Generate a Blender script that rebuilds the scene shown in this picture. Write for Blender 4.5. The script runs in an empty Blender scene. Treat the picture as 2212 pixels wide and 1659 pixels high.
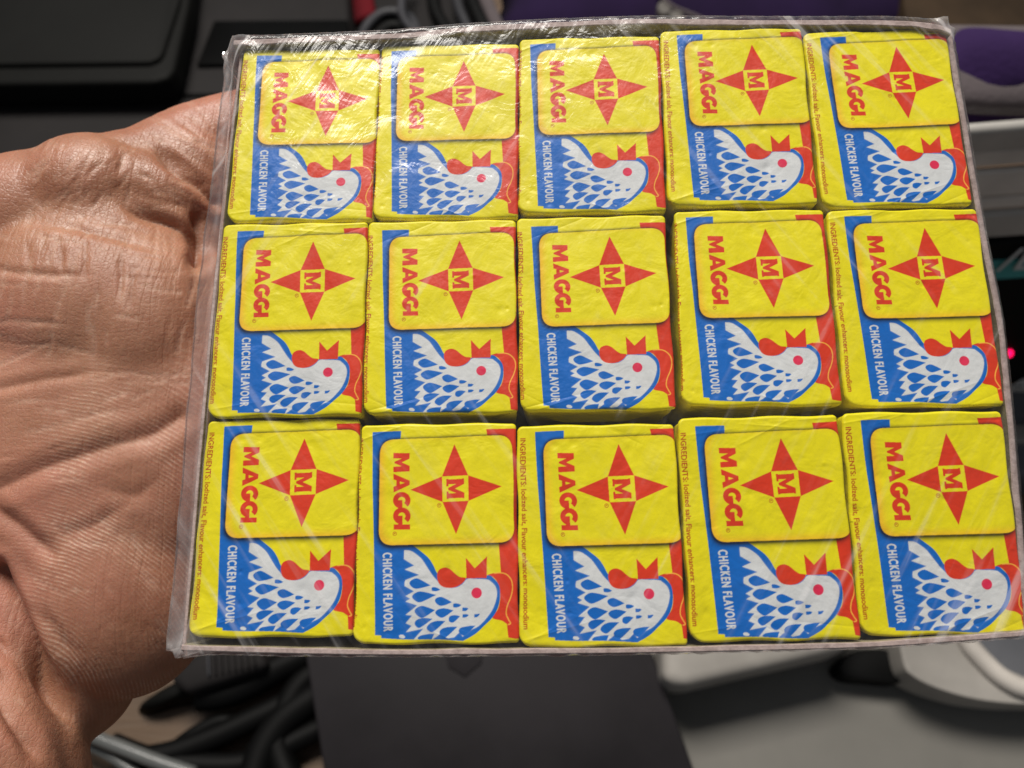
import bpy, bmesh, math, random
import numpy as np
from mathutils import Matrix, Vector, noise

random.seed(7)
SC = bpy.context.scene
COL = SC.collection

# ------------------------------------------------------------------ camera
PITCH = math.radians(30)
CAM_Z = 0.42
F_PX, CX, CY = 1661.0, 1106.0, 829.5        # reference frame 2212 x 1659
cam_d = bpy.data.cameras.new('camera')
cam_d.sensor_width = 36.0
cam_d.lens = 36.0 * F_PX / 2212.0
cam_d.clip_start = 0.005
cam_d.clip_end = 50.0
cam_d.dof.use_dof = True
cam_d.dof.focus_distance = 0.121
cam_d.dof.aperture_fstop = 21.0
cam = bpy.data.objects.new('camera', cam_d)
cam.location = (0, 0, CAM_Z)
cam.rotation_euler = (PITCH, 0, 0)
COL.objects.link(cam)
SC.camera = cam

# ------------------------------------------------------------------ world + lamp
w = bpy.data.worlds.new('World')
SC.world = w
w.use_nodes = True
bg = w.node_tree.nodes['Background']
bg.inputs[0].default_value = (0.86, 0.92, 1.0, 1)
bg.inputs[1].default_value = 0.15


def lamp(name, loc, target, sx, sy, power, col):
    l = bpy.data.lights.new(name, 'AREA')
    l.shape = 'RECTANGLE'
    l.size, l.size_y, l.energy, l.color = sx, sy, power, col
    o = bpy.data.objects.new(name, l)
    o.location = loc
    o.rotation_euler = (Vector(target) - Vector(loc)).to_track_quat('-Z', 'Y').to_euler()
    COL.objects.link(o)
    return o


PACK_C = (0.013, 0.07, 0.322)
lamp('ceiling_lamp', (-0.22, 0.98, 1.62), PACK_C, 0.85, 0.55, 43.0, (1.0, 0.95, 0.88))

SC.view_settings.view_transform = 'Standard'
SC.view_settings.look = 'None'
SC.view_settings.exposure = 0.0
SC.view_settings.gamma = 1.0
SC.cycles.use_denoising = True
SC.cycles.max_bounces = 10
SC.cycles.transparent_max_bounces = 16
SC.cycles.caustics_reflective = False
SC.cycles.caustics_refractive = False

# ------------------------------------------------------------------ frames
PACK = Matrix(((0.999491, -0.012365, -0.029417, 0.013157),
               (0.003148, 0.955579, -0.294718, 0.069664),
               (0.031754, 0.294476, 0.955131, 0.321949),
               (0, 0, 0, 1)))                # face plane of the tray: x right, y up, z towards viewer (m)
PINV = PACK.inverted()
CP, SP = math.cos(PITCH), math.sin(PITCH)


def ray(u, v):
    x, y = (u - CX) / F_PX, -(v - CY) / F_PX
    return Vector((x, CP * y + SP, SP * y - CP))


def at(u, v, h=0.0):
    d = ray(u, v)
    t = (h - CAM_Z) / d.z
    return Vector((d.x * t, d.y * t, h))


def at_y(u, v, Y):
    d = ray(u, v)
    t = Y / d.y
    return Vector((d.x * t, Y, CAM_Z + d.z * t))


def pk(u, v, z=0.0):
    """point (mm) in the tray frame on the plane z"""
    o = PINV @ Vector((0, 0, CAM_Z))
    d = PINV.to_3x3() @ ray(u, v)
    t = (z * 0.001 - o.z) / d.z
    return (o + d * t) * 1000.0


def project_np(P):
    """tray-frame mm -> reference pixels"""
    M = np.array(PACK)
    W = P * 0.001 @ M[:3, :3].T + M[:3, 3]
    W[:, 2] -= CAM_Z
    y = W[:, 1] * CP + W[:, 2] * SP
    z = -W[:, 1] * SP + W[:, 2] * CP
    return CX + W[:, 0] / -z * F_PX, CY - y / -z * F_PX


# ------------------------------------------------------------------ object helpers
def link(name, mesh, mat=None, parent=None):
    o = bpy.data.objects.new(name, mesh)
    if mat is not None and not mesh.materials:
        mesh.materials.append(mat)
    COL.objects.link(o)
    if parent is not None:
        o.parent = parent
    return o


def tag(o, label=None, cat=None, group=None, kind=None):
    if label:
        o['label'] = label
    if cat:
        o['category'] = cat
    if group:
        o['group'] = group
    if kind:
        o['kind'] = kind
    return o


def empty(name, loc=(0, 0, 0), mat=None):
    o = bpy.data.objects.new(name, None)
    o.empty_display_size = 0.01
    if mat is not None:
        o.matrix_world = mat
    else:
        o.location = loc
    COL.objects.link(o)
    return o


def mesh_np(name, V, Fq, smooth=True, cols=None):
    me = bpy.data.meshes.new(name)
    V = np.asarray(V, np.float32)
    Fq = np.asarray(Fq, np.int32)
    k = Fq.shape[1]
    me.vertices.add(len(V))
    me.vertices.foreach_set('co', V.ravel())
    me.loops.add(len(Fq) * k)
    me.loops.foreach_set('vertex_index', Fq.ravel())
    me.polygons.add(len(Fq))
    me.polygons.foreach_set('loop_start', np.arange(0, len(Fq) * k, k, dtype=np.int32))
    me.update(calc_edges=True)
    me.polygons.foreach_set('use_smooth', np.full(len(Fq), smooth))
    if cols is not None:
        a = me.color_attributes.new('print', 'FLOAT_COLOR', 'POINT')
        c = np.ones((len(V), 4), np.float32)
        c[:, :3] = cols
        a.data.foreach_set('color', c.ravel())
    me.validate()
    return me


def bm_mesh(name, bm, smooth=False):
    me = bpy.data.meshes.new(name)
    bmesh.ops.recalc_face_normals(bm, faces=bm.faces)
    bm.to_mesh(me)
    bm.free()
    for p in me.polygons:
        p.use_smooth = smooth
    return me


def prism(name, pts, z0, z1, bevel=0.0, seg=3, smooth=True):
    """upright prism over world xy outline"""
    bm = bmesh.new()
    lo = [bm.verts.new((p[0], p[1], z0)) for p in pts]
    hi = [bm.verts.new((p[0], p[1], z1)) for p in pts]
    bm.faces.new(lo[::-1])
    bm.faces.new(hi)
    n = len(pts)
    for i in range(n):
        bm.faces.new((lo[i], lo[(i + 1) % n], hi[(i + 1) % n], hi[i]))
    bmesh.ops.recalc_face_normals(bm, faces=bm.faces)
    if bevel:
        ed = [e for e in bm.edges if all(v in hi for v in e.verts) or (e.verts[0] in hi) != (e.verts[1] in hi)]
        bmesh.ops.bevel(bm, geom=ed, offset=bevel, segments=seg, profile=0.5, affect='EDGES', clamp_overlap=True)
    me = bm_mesh(name, bm, smooth)
    if smooth:
        me.set_sharp_from_angle(angle=math.radians(40))
    return me


def box(name, x0, x1, y0, y1, z0, z1, bevel=0.0, seg=3):
    return prism(name, [(x0, y0), (x1, y0), (x1, y1), (x0, y1)], z0, z1, bevel, seg)


def catmull(pts, k=8, closed=False):
    P = [np.array(p, float) for p in pts]
    n = len(P)
    out = []
    rng = range(n if closed else n - 1)
    for i in rng:
        if closed:
            a, b, c, d = P[i - 1], P[i], P[(i + 1) % n], P[(i + 2) % n]
        else:
            a, b, c, d = P[max(i - 1, 0)], P[i], P[i + 1], P[min(i + 2, n - 1)]
        for j in range(k):
            t = j / k
            out.append(0.5 * (2 * b + (c - a) * t + (2 * a - 5 * b + 4 * c - d) * t * t + (3 * b - a - 3 * c + d) * t ** 3))
    if not closed:
        out.append(P[-1])
    return out


def tube(name, pts, r, k=6, sides=8, rfun=None):
    P = [Vector(p) for p in catmull([tuple(p) for p in pts], k)]
    V, Fq = [], []
    up = Vector((0.13, 0.21, 1)).normalized()
    for i, p in enumerate(P):
        t = (P[min(i + 1, len(P) - 1)] - P[max(i - 1, 0)]).normalized()
        a = t.cross(up)
        if a.length < 1e-3:
            a = t.cross(Vector((1, 0, 0)))
        a.normalize()
        b = t.cross(a)
        rr = r * (rfun(i / (len(P) - 1)) if rfun else 1)
        for s in range(sides):
            an = 2 * math.pi * s / sides
            V.append(tuple(p + a * math.cos(an) * rr + b * math.sin(an) * rr))
    for i in range(len(P) - 1):
        for s in range(sides):
            s2 = (s + 1) % sides
            Fq.append((i * sides + s, i * sides + s2, (i + 1) * sides + s2, (i + 1) * sides + s))
    me = bpy.data.meshes.new(name)
    caps = [tuple(range(sides))[::-1], tuple(range((len(P) - 1) * sides, len(P) * sides))]
    me.from_pydata(V, [], Fq + caps)
    for p in me.polygons:
        p.use_smooth = True
    return me


# ------------------------------------------------------------------ materials
class Mat:
    def __init__(s, name):
        s.m = bpy.data.materials.new(name)
        s.m.use_nodes = True
        s.t = s.m.node_tree
        s.n = s.t.nodes
        s.b = s.n['Principled BSDF']
        s.out = s.n['Material Output']

    def node(s, typ, **kw):
        nd = s.n.new(typ)
        for k, v in kw.items():
            setattr(nd, k, v)
        return nd

    def lk(s, a, b):
        s.t.links.new(a, b)

    def set(s, **kw):
        for k, v in kw.items():
            s.b.inputs[k.replace('_', ' ')].default_value = v
        return s

    def noise(s, scale, detail=3, rough=0.5, vec=None, dist=0.0):
        nd = s.node('ShaderNodeTexNoise')
        nd.inputs['Scale'].default_value = scale
        nd.inputs['Detail'].default_value = detail
        nd.inputs['Roughness'].default_value = rough
        nd.inputs['Distortion'].default_value = dist
        if vec is not None:
            s.lk(vec, nd.inputs['Vector'])
        return nd

    def ramp(s, src, stops):
        nd = s.node('ShaderNodeValToRGB')
        e = nd.color_ramp.elements
        while len(e) < len(stops):
            e.new(0.5)
        for el, (p, c) in zip(e, stops):
            el.position = p
            el.color = (*c, 1) if len(c) == 3 else c
        s.lk(src, nd.inputs[0])
        return nd

    def math(s, op, a, b=None, c=None):
        nd = s.node('ShaderNodeMath', operation=op)
        for i, x in enumerate((a, b, c)):
            if x is None:
                continue
            if isinstance(x, (int, float)):
                nd.inputs[i].default_value = x
            else:
                s.lk(x, nd.inputs[i])
        return nd.outputs[0]

    def mix(s, fac, a, b, blend='MIX'):
        nd = s.node('ShaderNodeMix', data_type='RGBA', blend_type=blend)
        for i, x in ((0, fac), (6, a), (7, b)):
            if isinstance(x, (int, float)):
                nd.inputs[i].default_value = x
            elif isinstance(x, tuple):
                nd.inputs[i].default_value = (*x, 1)
            else:
                s.lk(x, nd.inputs[i])
        return nd.outputs[2]

    def bump(s, h, dist, strength=1.0, normal=None):
        nd = s.node('ShaderNodeBump')
        nd.inputs['Strength'].default_value = strength
        nd.inputs['Distance'].default_value = dist
        s.lk(h, nd.inputs['Height'])
        if normal is not None:
            s.lk(normal, nd.inputs['Normal'])
        return nd.outputs[0]

    def pos(s):
        return s.node('ShaderNodeNewGeometry').outputs['Position']


def plastic(name, col, rough=0.45, grain=900, amt=0.00004, var=0.25, spec=0.5):
    M = Mat(name)
    p = M.pos()
    n1 = M.noise(14, 5, 0.6, p)
    c = M.ramp(n1.outputs[0], [(0.3, tuple(x * (1 - var) for x in col)), (0.7, tuple(min(1, x * (1 + var)) for x in col))])
    M.lk(c.outputs[0], M.b.inputs['Base Color'])
    n2 = M.noise(grain, 2, 0.5, p)
    M.lk(M.bump(n2.outputs[0], amt), M.b.inputs['Normal'])
    r = M.math('MULTIPLY_ADD', n1.outputs[0], 0.25, rough - 0.12)
    M.lk(r, M.b.inputs['Roughness'])
    M.b.inputs['Specular IOR Level'].default_value = spec
    return M.m


M_BLACK = plastic('black_plastic', (0.0055, 0.0055, 0.005), 0.6, spec=0.08)
M_CHAR = plastic('charcoal_plastic', (0.014, 0.0125, 0.0125), 0.65, spec=0.12)
M_GLOSSK = plastic('gloss_black', (0.0012, 0.0012, 0.0012), 0.5, spec=0.05)
M_CABLE = plastic('black_rubber', (0.002, 0.002, 0.002), 0.55, spec=0.12)
M_CABLEG = plastic('grey_rubber', (0.035, 0.035, 0.040), 0.5, spec=0.3)
M_WHITEP = plastic('white_plastic', (0.29, 0.27, 0.245), 0.5, spec=0.3)
M_WHITE = plastic('ivory_plastic', (0.50, 0.46, 0.415), 0.45)
M_GREYP = plastic('grey_plastic', (0.135, 0.124, 0.113), 0.55, spec=0.2)
M_APPW = plastic('appliance_white', (0.40, 0.38, 0.35), 0.5)
M_APPG = plastic('appliance_grey', (0.62, 0.58, 0.53), 0.5)
M_BLUEG = plastic('blue_grey_plastic', (0.115, 0.118, 0.130), 0.6, spec=0.2)
M_PURPLE = plastic('purple_fabric', (0.015, 0.0078, 0.030), 0.95, grain=500, amt=0.0003, spec=0.1)
M_POUCH = plastic('purple_velvet', (0.030, 0.014, 0.062), 0.95, grain=500, amt=0.0003, spec=0.1)
M_MAUVE = plastic('mauve_fabric', (0.085, 0.068, 0.072), 0.95, grain=500, amt=0.0003)
M_RED = plastic('red_fabric', (0.10, 0.005, 0.009), 0.8, spec=0.1)
M_TEAL = plastic('teal_print', (0.05, 0.30, 0.30), 0.6)
M_WPRINT = plastic('white_print', (0.55, 0.57, 0.57), 0.6)
M_MAT = plastic('grey_mat', (0.155, 0.147, 0.130), 0.7, var=0.12)
M_FOLDER = plastic('folder_black', (0.0150, 0.0132, 0.0148), 0.55, var=0.3, spec=0.10)
M_CLEAR = plastic('clear_grey', (0.10, 0.103, 0.10), 0.22)


def led_mat():
    M = Mat('red_led')
    M.set(Base_Color=(0.5, 0.01, 0.05, 1), Emission_Color=(1.0, 0.004, 0.085, 1), Emission_Strength=3.0)
    n = M.noise(300, 1)
    M.lk(M.bump(n.outputs[0], 0.0001), M.b.inputs['Normal'])
    return M.m


def wood_mat():
    M = Mat('desk_wood')
    tc = M.pos()
    mp = M.node('ShaderNodeMapping')
    mp.inputs['Scale'].default_value = (1.0, 9.0, 1.0)
    M.lk(tc, mp.inputs['Vector'])
    n = M.noise(11, 6, 0.6, mp.outputs[0], 0.6)
    c = M.ramp(n.outputs[0], [(0.25, (0.055, 0.033, 0.018)), (0.5, (0.10, 0.060, 0.033)), (0.8, (0.13, 0.083, 0.048))])
    M.lk(c.outputs[0], M.b.inputs['Base Color'])
    M.lk(M.bump(n.outputs[0], 0.0006), M.b.inputs['Normal'])
    M.b.inputs['Roughness'].default_value = 0.5
    return M.m


M_BOARD = plastic('dark_wood', (0.034, 0.022, 0.013), 0.75, grain=400, amt=0.0004, var=0.4, spec=0.1)


def wrapper_mat():
    M = Mat('printed_wrapper')
    p = M.pos()
    at_ = M.node('ShaderNodeAttribute', attribute_name='print')
    big = M.noise(190, 3, 0.55, p, 0.6)
    mid = M.noise(520, 3, 0.6, p, 0.3)
    fine = M.noise(2600, 2, 0.5, p)
    # slight ink mottling
    ink = M.math('MULTIPLY_ADD', mid.outputs[0], 0.26, 0.87)
    cc = M.node('ShaderNodeVectorMath', operation='SCALE')
    M.lk(at_.outputs['Color'], cc.inputs[0])
    M.lk(ink, cc.inputs['Scale'])
    M.lk(cc.outputs[0], M.b.inputs['Base Color'])
    # paper wrinkles: broad undulation, small dents, paper tooth
    vor = M.node('ShaderNodeTexVoronoi')
    vor.inputs['Scale'].default_value = 230
    M.lk(p, vor.inputs['Vector'])
    dent = M.ramp(vor.outputs['Distance'], [(0.0, (0, 0, 0)), (0.13, (1, 1, 1))])
    nb = M.bump(big.outputs[0], 0.00034, 0.8)
    nb = M.bump(mid.outputs[0], 0.00007, 0.8, nb)
    nb = M.bump(dent.outputs[0], 0.00004, 0.7, nb)
    nb = M.bump(fine.outputs[0], 0.000014, 0.8, nb)
    M.lk(nb, M.b.inputs['Normal'])
    M.set(Roughness=0.42, Specular_IOR_Level=0.28)
    return M.m


def board_mat(name, col, spots):
    M = Mat(name)
    p = M.pos()
    n = M.noise(700, 4, 0.7, p)
    c = M.ramp(n.outputs[0], [(0.3, spots), (0.62, col)])
    M.lk(c.outputs[0], M.b.inputs['Base Color'])
    M.lk(M.bump(n.outputs[0], 0.00018), M.b.inputs['Normal'])
    M.set(Roughness=0.75)
    return M.m


def film_mat():
    M = Mat('shrink_film')
    tc = M.node('ShaderNodeTexCoord').outputs['Object']
    cr = M.node('ShaderNodeAttribute', attribute_name='crinkle_glare').outputs['Fac']
    hz = M.node('ShaderNodeAttribute', attribute_name='fold_glint').outputs['Fac']
    mr = M.node('ShaderNodeMapping')
    mr.inputs['Rotation'].default_value = (0, 0, math.radians(-59))
    M.lk(tc, mr.inputs['Vector'])
    mp = M.node('ShaderNodeMapping')
    mp.inputs['Scale'].default_value = (24, 620, 30)
    M.lk(mr.outputs[0], mp.inputs['Vector'])
    st = M.noise(1.0, 2, 0.5, mp.outputs[0])
    mr2 = M.node('ShaderNodeMapping')
    mr2.inputs['Rotation'].default_value = (0, 0, math.radians(55))
    M.lk(tc, mr2.inputs['Vector'])
    mp2 = M.node('ShaderNodeMapping')
    mp2.inputs['Scale'].default_value = (30, 560, 30)
    M.lk(mr2.outputs[0], mp2.inputs['Vector'])
    st2 = M.noise(1.0, 2, 0.5, mp2.outputs[0])
    way = M.node('ShaderNodeAttribute', attribute_name='way').outputs['Fac']
    sm = M.node('ShaderNodeMix', data_type='FLOAT')
    M.lk(way, sm.inputs[0])
    M.lk(st.outputs[0], sm.inputs[2])
    M.lk(st2.outputs[0], sm.inputs[3])
    stv = sm.outputs[0]
    lines = M.ramp(stv, [(0.52, (0, 0, 0)), (0.62, (0.22, 0.22, 0.22)), (0.70, (1, 1, 1))])
    soft = M.noise(210, 3, 0.6, tc, 0.8)
    mid = M.noise(60, 2, 0.5, tc, 0.5)
    nb = M.bump(mid.outputs[0], 0.0011, 0.8)
    nb = M.bump(soft.outputs[0], 0.0003, 0.7, nb)
    sb = M.node('ShaderNodeBump')
    sb.inputs['Distance'].default_value = 0.0003
    M.lk(stv, sb.inputs['Height'])
    M.lk(cr, sb.inputs['Strength'])
    M.lk(nb, sb.inputs['Normal'])
    # thin sheet: same reflectance from both sides (Schlick)
    dp = M.node('ShaderNodeVectorMath', operation='DOT_PRODUCT')
    M.lk(sb.outputs[0], dp.inputs[0])
    M.lk(M.node('ShaderNodeNewGeometry').outputs['Incoming'], dp.inputs[1])
    ca = M.math('SUBTRACT', 1.0, M.math('MINIMUM', M.math('ABSOLUTE', dp.outputs['Value']), 1.0))
    fr = M.math('MULTIPLY_ADD', M.math('POWER', ca, 4.0), 0.85, 0.026)
    gl = M.node('ShaderNodeBsdfGlossy')
    gl.inputs['Roughness'].default_value = 0.19
    gl.inputs['Color'].default_value = (1, 1, 1, 1)
    M.lk(sb.outputs[0], gl.inputs['Normal'])
    tr = M.node('ShaderNodeBsdfTransparent')
    tr.inputs['Color'].default_value = (0.985, 0.985, 0.985, 1)
    m1 = M.node('ShaderNodeMixShader')
    M.lk(fr, m1.inputs[0])
    M.lk(tr.outputs[0], m1.inputs[1])
    M.lk(gl.outputs[0], m1.inputs[2])
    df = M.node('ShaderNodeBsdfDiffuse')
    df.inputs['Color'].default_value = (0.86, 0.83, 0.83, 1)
    m2 = M.node('ShaderNodeMixShader')
    # white diffuse: glare streaks and haze painted into the film, plus milky folds
    f1 = M.math('MULTIPLY', lines.outputs[0], M.math('MULTIPLY', cr, 0.36))
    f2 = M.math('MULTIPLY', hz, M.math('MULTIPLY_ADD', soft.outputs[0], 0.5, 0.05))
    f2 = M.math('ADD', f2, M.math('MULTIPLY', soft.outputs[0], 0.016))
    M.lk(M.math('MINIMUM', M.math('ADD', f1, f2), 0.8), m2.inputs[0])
    M.lk(m1.outputs[0], m2.inputs[1])
    M.lk(df.outputs[0], m2.inputs[2])
    M.lk(m2.outputs[0], M.out.inputs['Surface'])
    M.n.remove(M.b)
    return M.m


def skin_mat():
    M = Mat('skin')
    p = M.pos()
    ph = M.node('ShaderNodeAttribute', attribute_name='ridge').outputs['Fac']
    amp = M.node('ShaderNodeAttribute', attribute_name='ridge_amount').outputs['Fac']
    wob = M.noise(260, 3, 0.6, p)
    wob2 = M.noise(70, 2, 0.5, p)
    phase = M.math('ADD', M.math('ADD', ph, M.math('MULTIPLY', wob.outputs[0], 7.0)), M.math('MULTIPLY', wob2.outputs[0], 22.0))
    rid = M.math('SINE', phase)
    rid01 = M.math('MULTIPLY_ADD', rid, 0.5, 0.5)
    brk = M.noise(1100, 2, 0.6, p)
    patch = M.noise(90, 3, 0.6, p)
    gate = M.ramp(patch.outputs[0], [(0.36, (0.22, 0.22, 0.22)), (0.58, (1, 1, 1))])
    ridm = M.math('MULTIPLY', M.math('MULTIPLY', M.math('MULTIPLY', rid01, brk.outputs[0]), amp), gate.outputs[0])
    mot = M.noise(75, 5, 0.65, p)
    mot2 = M.noise(420, 3, 0.6, p)
    base = M.ramp(mot.outputs[0], [(0.28, (0.265, 0.110, 0.058)), (0.52, (0.345, 0.160, 0.091)), (0.75, (0.43, 0.222, 0.137))])
    c2 = M.mix(M.math('MULTIPLY', mot2.outputs[0], 0.30), base.outputs[0], (0.31, 0.122, 0.078))
    rosy = M.noise(28, 3, 0.55, p)
    c2 = M.mix(M.ramp(rosy.outputs[0], [(0.42, (0, 0, 0)), (0.70, (0.55, 0.55, 0.55))]).outputs[0], c2, (0.45, 0.175, 0.125))
    # dry ridge tops are paler
    pale = M.math('MULTIPLY', M.math('POWER', ridm, 1.8), M.math('MULTIPLY', patch.outputs[0], 2.6))
    dry = M.node('ShaderNodeAttribute', attribute_name='dry').outputs['Fac']
    pale = M.math('ADD', pale, M.math('MULTIPLY', M.math('MULTIPLY', dry, brk.outputs[0]), 0.42))
    c3 = M.mix(M.math('MINIMUM', pale, 0.6), c2, (0.66, 0.45, 0.34))
    M.lk(c3, M.b.inputs['Base Color'])
    # fine criss-cross skin lines
    v1 = M.node('ShaderNodeTexVoronoi', feature='DISTANCE_TO_EDGE')
    v1.inputs['Scale'].default_value = 1250
    M.lk(p, v1.inputs['Vector'])
    vl = M.ramp(v1.outputs['Distance'], [(0.0, (0, 0, 0)), (0.14, (1, 1, 1))])
    mp = M.node('ShaderNodeMapping')
    mp.inputs['Rotation'].default_value = (0, 0, math.radians(12))
    mp.inputs['Scale'].default_value = (520, 55, 80)
    M.lk(p, mp.inputs['Vector'])
    cross = M.noise(1.0, 2, 0.55, mp.outputs[0])
    crl = M.ramp(cross.outputs[0], [(0.42, (0, 0, 0)), (0.5, (1, 1, 1)), (0.58, (0, 0, 0))])
    inv = M.math('SUBTRACT', 1.0, amp)
    nb = M.bump(mot.outputs[0], 0.0007, 0.5)
    gn = M.noise(950, 3, 0.65, p, 0.5)
    nb = M.bump(gn.outputs[0], 0.00011, 0.7, nb)
    nb = M.bump(crl.outputs[0], -0.00007, 0.6, nb)
    nv = M.node('ShaderNodeBump')
    nv.inputs['Distance'].default_value = 0.00003
    M.lk(vl.outputs[0], nv.inputs['Height'])
    M.lk(M.math('MULTIPLY_ADD', inv, 0.8, 0.15), nv.inputs['Strength'])
    M.lk(nb, nv.inputs['Normal'])
    nb = M.bump(ridm, 0.000042, 0.9, nv.outputs[0])
    M.lk(nb, M.b.inputs['Normal'])
    sheen = M.node('ShaderNodeAttribute', attribute_name='sheen').outputs['Fac']
    M.lk(M.math('MULTIPLY_ADD', mot2.outputs[0], 0.26, M.math('MULTIPLY_ADD', sheen, -0.17, 0.46)), M.b.inputs['Roughness'])
    M.set(Subsurface_Weight=0.30, Subsurface_Scale=0.004, Specular_IOR_Level=0.45)
    M.b.inputs['Subsurface Radius'].default_value = (1.0, 0.32, 0.16)
    return M.m


M_LED, M_WOOD, M_WRAP, M_SKIN, M_FILM = led_mat(), wood_mat(), wrapper_mat(), skin_mat(), film_mat()
M_RIM = board_mat('board_edge', (0.42, 0.325, 0.305), (0.25, 0.18, 0.165))
M_KRAFT = board_mat('board_inside', (0.26, 0.225, 0.13), (0.18, 0.15, 0.085))
M_CART = board_mat('board_outside', (0.24, 0.03, 0.035), (0.17, 0.02, 0.025))

# ------------------------------------------------------------------ desk and background
BIG = 1.6
desk = link('desk', box('desk', -BIG, BIG, -0.9, 1.5, -0.03, 0.0, 0.003), M_WOOD)
tag(desk, 'brown wooden desk top lying under all the clutter', 'desk')
floor = link('floor', box('floor', -6, 6, -6, 6, -0.80, -0.74), M_KRAFT)
tag(floor, 'dim floor below the desk', None, kind='structure')


def poly_at(pts, h):
    return [at(u, v, h) for u, v in pts]


# black scanner / printer at the upper left
pr = empty('printer', at(100, 200, 0))
tag(pr, 'black printer with a flat scanner lid behind the hand', 'printer')
O = pr.location.copy()


def part(name, me, mat, parent, label=None):
    """world-space mesh put under a parent that sits at parent.location"""
    me.transform(Matrix.Translation(-parent.location))
    o = link(name, me, mat, parent)
    if label:
        o['label'] = label
    return o


part('body', prism('printer_body', poly_at([(-420, 560), (770, 560), (762, 120), (742, -140), (-420, -140)], 0.05), 0.0, 0.05, 0.004), M_CHAR, pr)
part('lid', prism('printer_lid', poly_at([(-420, 185), (330, 177), (362, 168), (376, 150), (408, 10), (425, -140), (-420, -140)], 0.072), 0.056, 0.072, 0.003), M_BLACK, pr)
part('lid_panel', prism('printer_lid_panel', poly_at([(-420, 143), (322, 134), (344, 124), (352, 112), (388, 0), (404, -140), (-420, -140)], 0.0755), 0.070, 0.0755, 0.002), M_BLACK, pr)
part('paper_slot', prism('printer_slot', poly_at([(424, 140), (752, 132), (752, 42), (462, 44)], 0.053), 0.049, 0.053, 0.001), M_GLOSSK, pr)
part('seam', prism('printer_seam', poly_at([(392, 208), (760, 204), (760, 199), (392, 202)], 0.0515), 0.049, 0.0515), M_GLOSSK, pr)

# cable bundle top middle
cab = [
    ([(770, 110), (790, 60), (830, 28), (880, 34), (905, 75), (930, 140)], 0.0042, M_CABLEG, 'grey cable looping over the dark gap behind the tray'),
    ([(800, 160), (812, 88), (845, 58), (880, 70), (896, 130)], 0.0055, M_CABLE, 'thick black cable loop inside the grey cable loop'),
    ([(880, -60), (868, 0), (872, 40), (905, 80), (950, 130)], 0.0035, M_CABLEG, 'grey cable dropping from the top edge into the loop'),
    ([(930, -60), (940, 20), (965, 70), (990, 130)], 0.006, M_CABLE, 'black cable right of the grey loop behind the tray'),
    ([(985, -60), (990, 10), (1010, 60), (1030, 120)], 0.0045, M_CABLEG, 'grey cable beside the pale strip behind the tray'),
    ([(1010, -60), (1022, 10), (1050, 70)], 0.006, M_CABLE, 'black cable against the pale strip behind the tray'),
]
for i, (pp, r, m, lab) in enumerate(cab):
    h = 0.012 + 0.009 * (i % 3)
    o = link('cable', tube('cable', [at(u, v, h) for u, v in pp], r), m)
    tag(o, lab, 'cable', 'cables behind the tray')
o = link('dark_bag', prism('dark_bag', poly_at([(742, 170), (1060, 170), (1040, -80), (735, -80)], 0.008), 0.0004, 0.008, 0.003), M_CHAR)
tag(o, 'dark grey cloth bag lying under the cable loops', 'bag')
o = link('red_cloth', prism('red_cloth', poly_at([(758, 46), (812, 24), (800, -50), (752, -50)], 0.016), 0.0085, 0.016, 0.004), M_RED)
tag(o, 'small dark red cloth scrap left of the cable loop', 'cloth')
o = link('pale_strip', prism('pale_strip', poly_at([(1020, -40), (1052, -40), (1108, 90), (1082, 100)], 0.03), 0.0004, 0.03, 0.004), M_MAUVE)
tag(o, 'pale grey strip leaning beside the purple bag', 'strip')


def cushion(name, outline, h0, h1, mat, amp=0.004, parent=None):
    """soft bag: domed sheet over an outline, closed below"""
    c = sum((Vector((p[0], p[1], 0)) for p in outline), Vector()) / len(outline)
    ring = catmull([(p[0], p[1]) for p in outline], 6, True)
    n = len(ring)
    V, Fq = [], []
    R = 9
    for k in range(R + 1):
        s = 1 - k / R
        hh = h0 + (h1 - h0) * math.sqrt(max(0, 1 - s ** 3))
        for q in ring:
            x, y = c.x + (q[0] - c.x) * max(s, 0.01), c.y + (q[1] - c.y) * max(s, 0.01)
            z = hh + amp * noise.noise(Vector((x * 22, y * 22, h1 * 40))) * (0.2 + 0.8 * (1 - s))
            V.append((x, y, z))
    for k in range(R):
        for i in range(n):
            j = (i + 1) % n
            Fq.append((k * n + i, k * n + j, (k + 1) * n + j, (k + 1) * n + i))
    me = bpy.data.meshes.new(name)
    me.from_pydata(V, [], Fq + [tuple(range(n))[::-1], tuple(range(R * n, R * n + n))])
    for p in me.polygons:
        p.use_smooth = True
    return me


pb = empty('purple_bag', at(1500, 10, 0))
tag(pb, 'purple printed bag stretched along the top behind the tray', 'bag')
part('body', cushion('bag_body', poly_at([(1075, 110), (1085, 20), (1110, -80), (1500, -150), (1960, -130), (2010, -20), (2015, 60), (1800, 115), (1400, 130)], 0.0), 0.001, 0.035, M_PURPLE), M_PURPLE, pb)
part('seam', tube('bag_seam', [at(u, v, 0.040) for u, v in [(1410, -60), (1440, 4), (1500, 34), (1580, 70)]], 0.0018), M_MAUVE, pb)
for uu, vv in [(1436, 14), (1462, 34)]:
    part('print_dot', prism('bag_dot', [at(uu, vv, 0.04) + Vector((0.006 * math.cos(a), 0.009 * math.sin(a), 0)) for a in [i * math.pi / 5 for i in range(10)]], 0.034, 0.040, 0.002), M_GREYP, pb)
# right: appliance with display, purple pouch on it
YF = 0.22
dv = empty('voltage_appliance', at_y(2150, 900, YF))
tag(dv, 'grey ribbed electrical appliance with black display right of the tray', 'appliance')
TILT = -0.11


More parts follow.
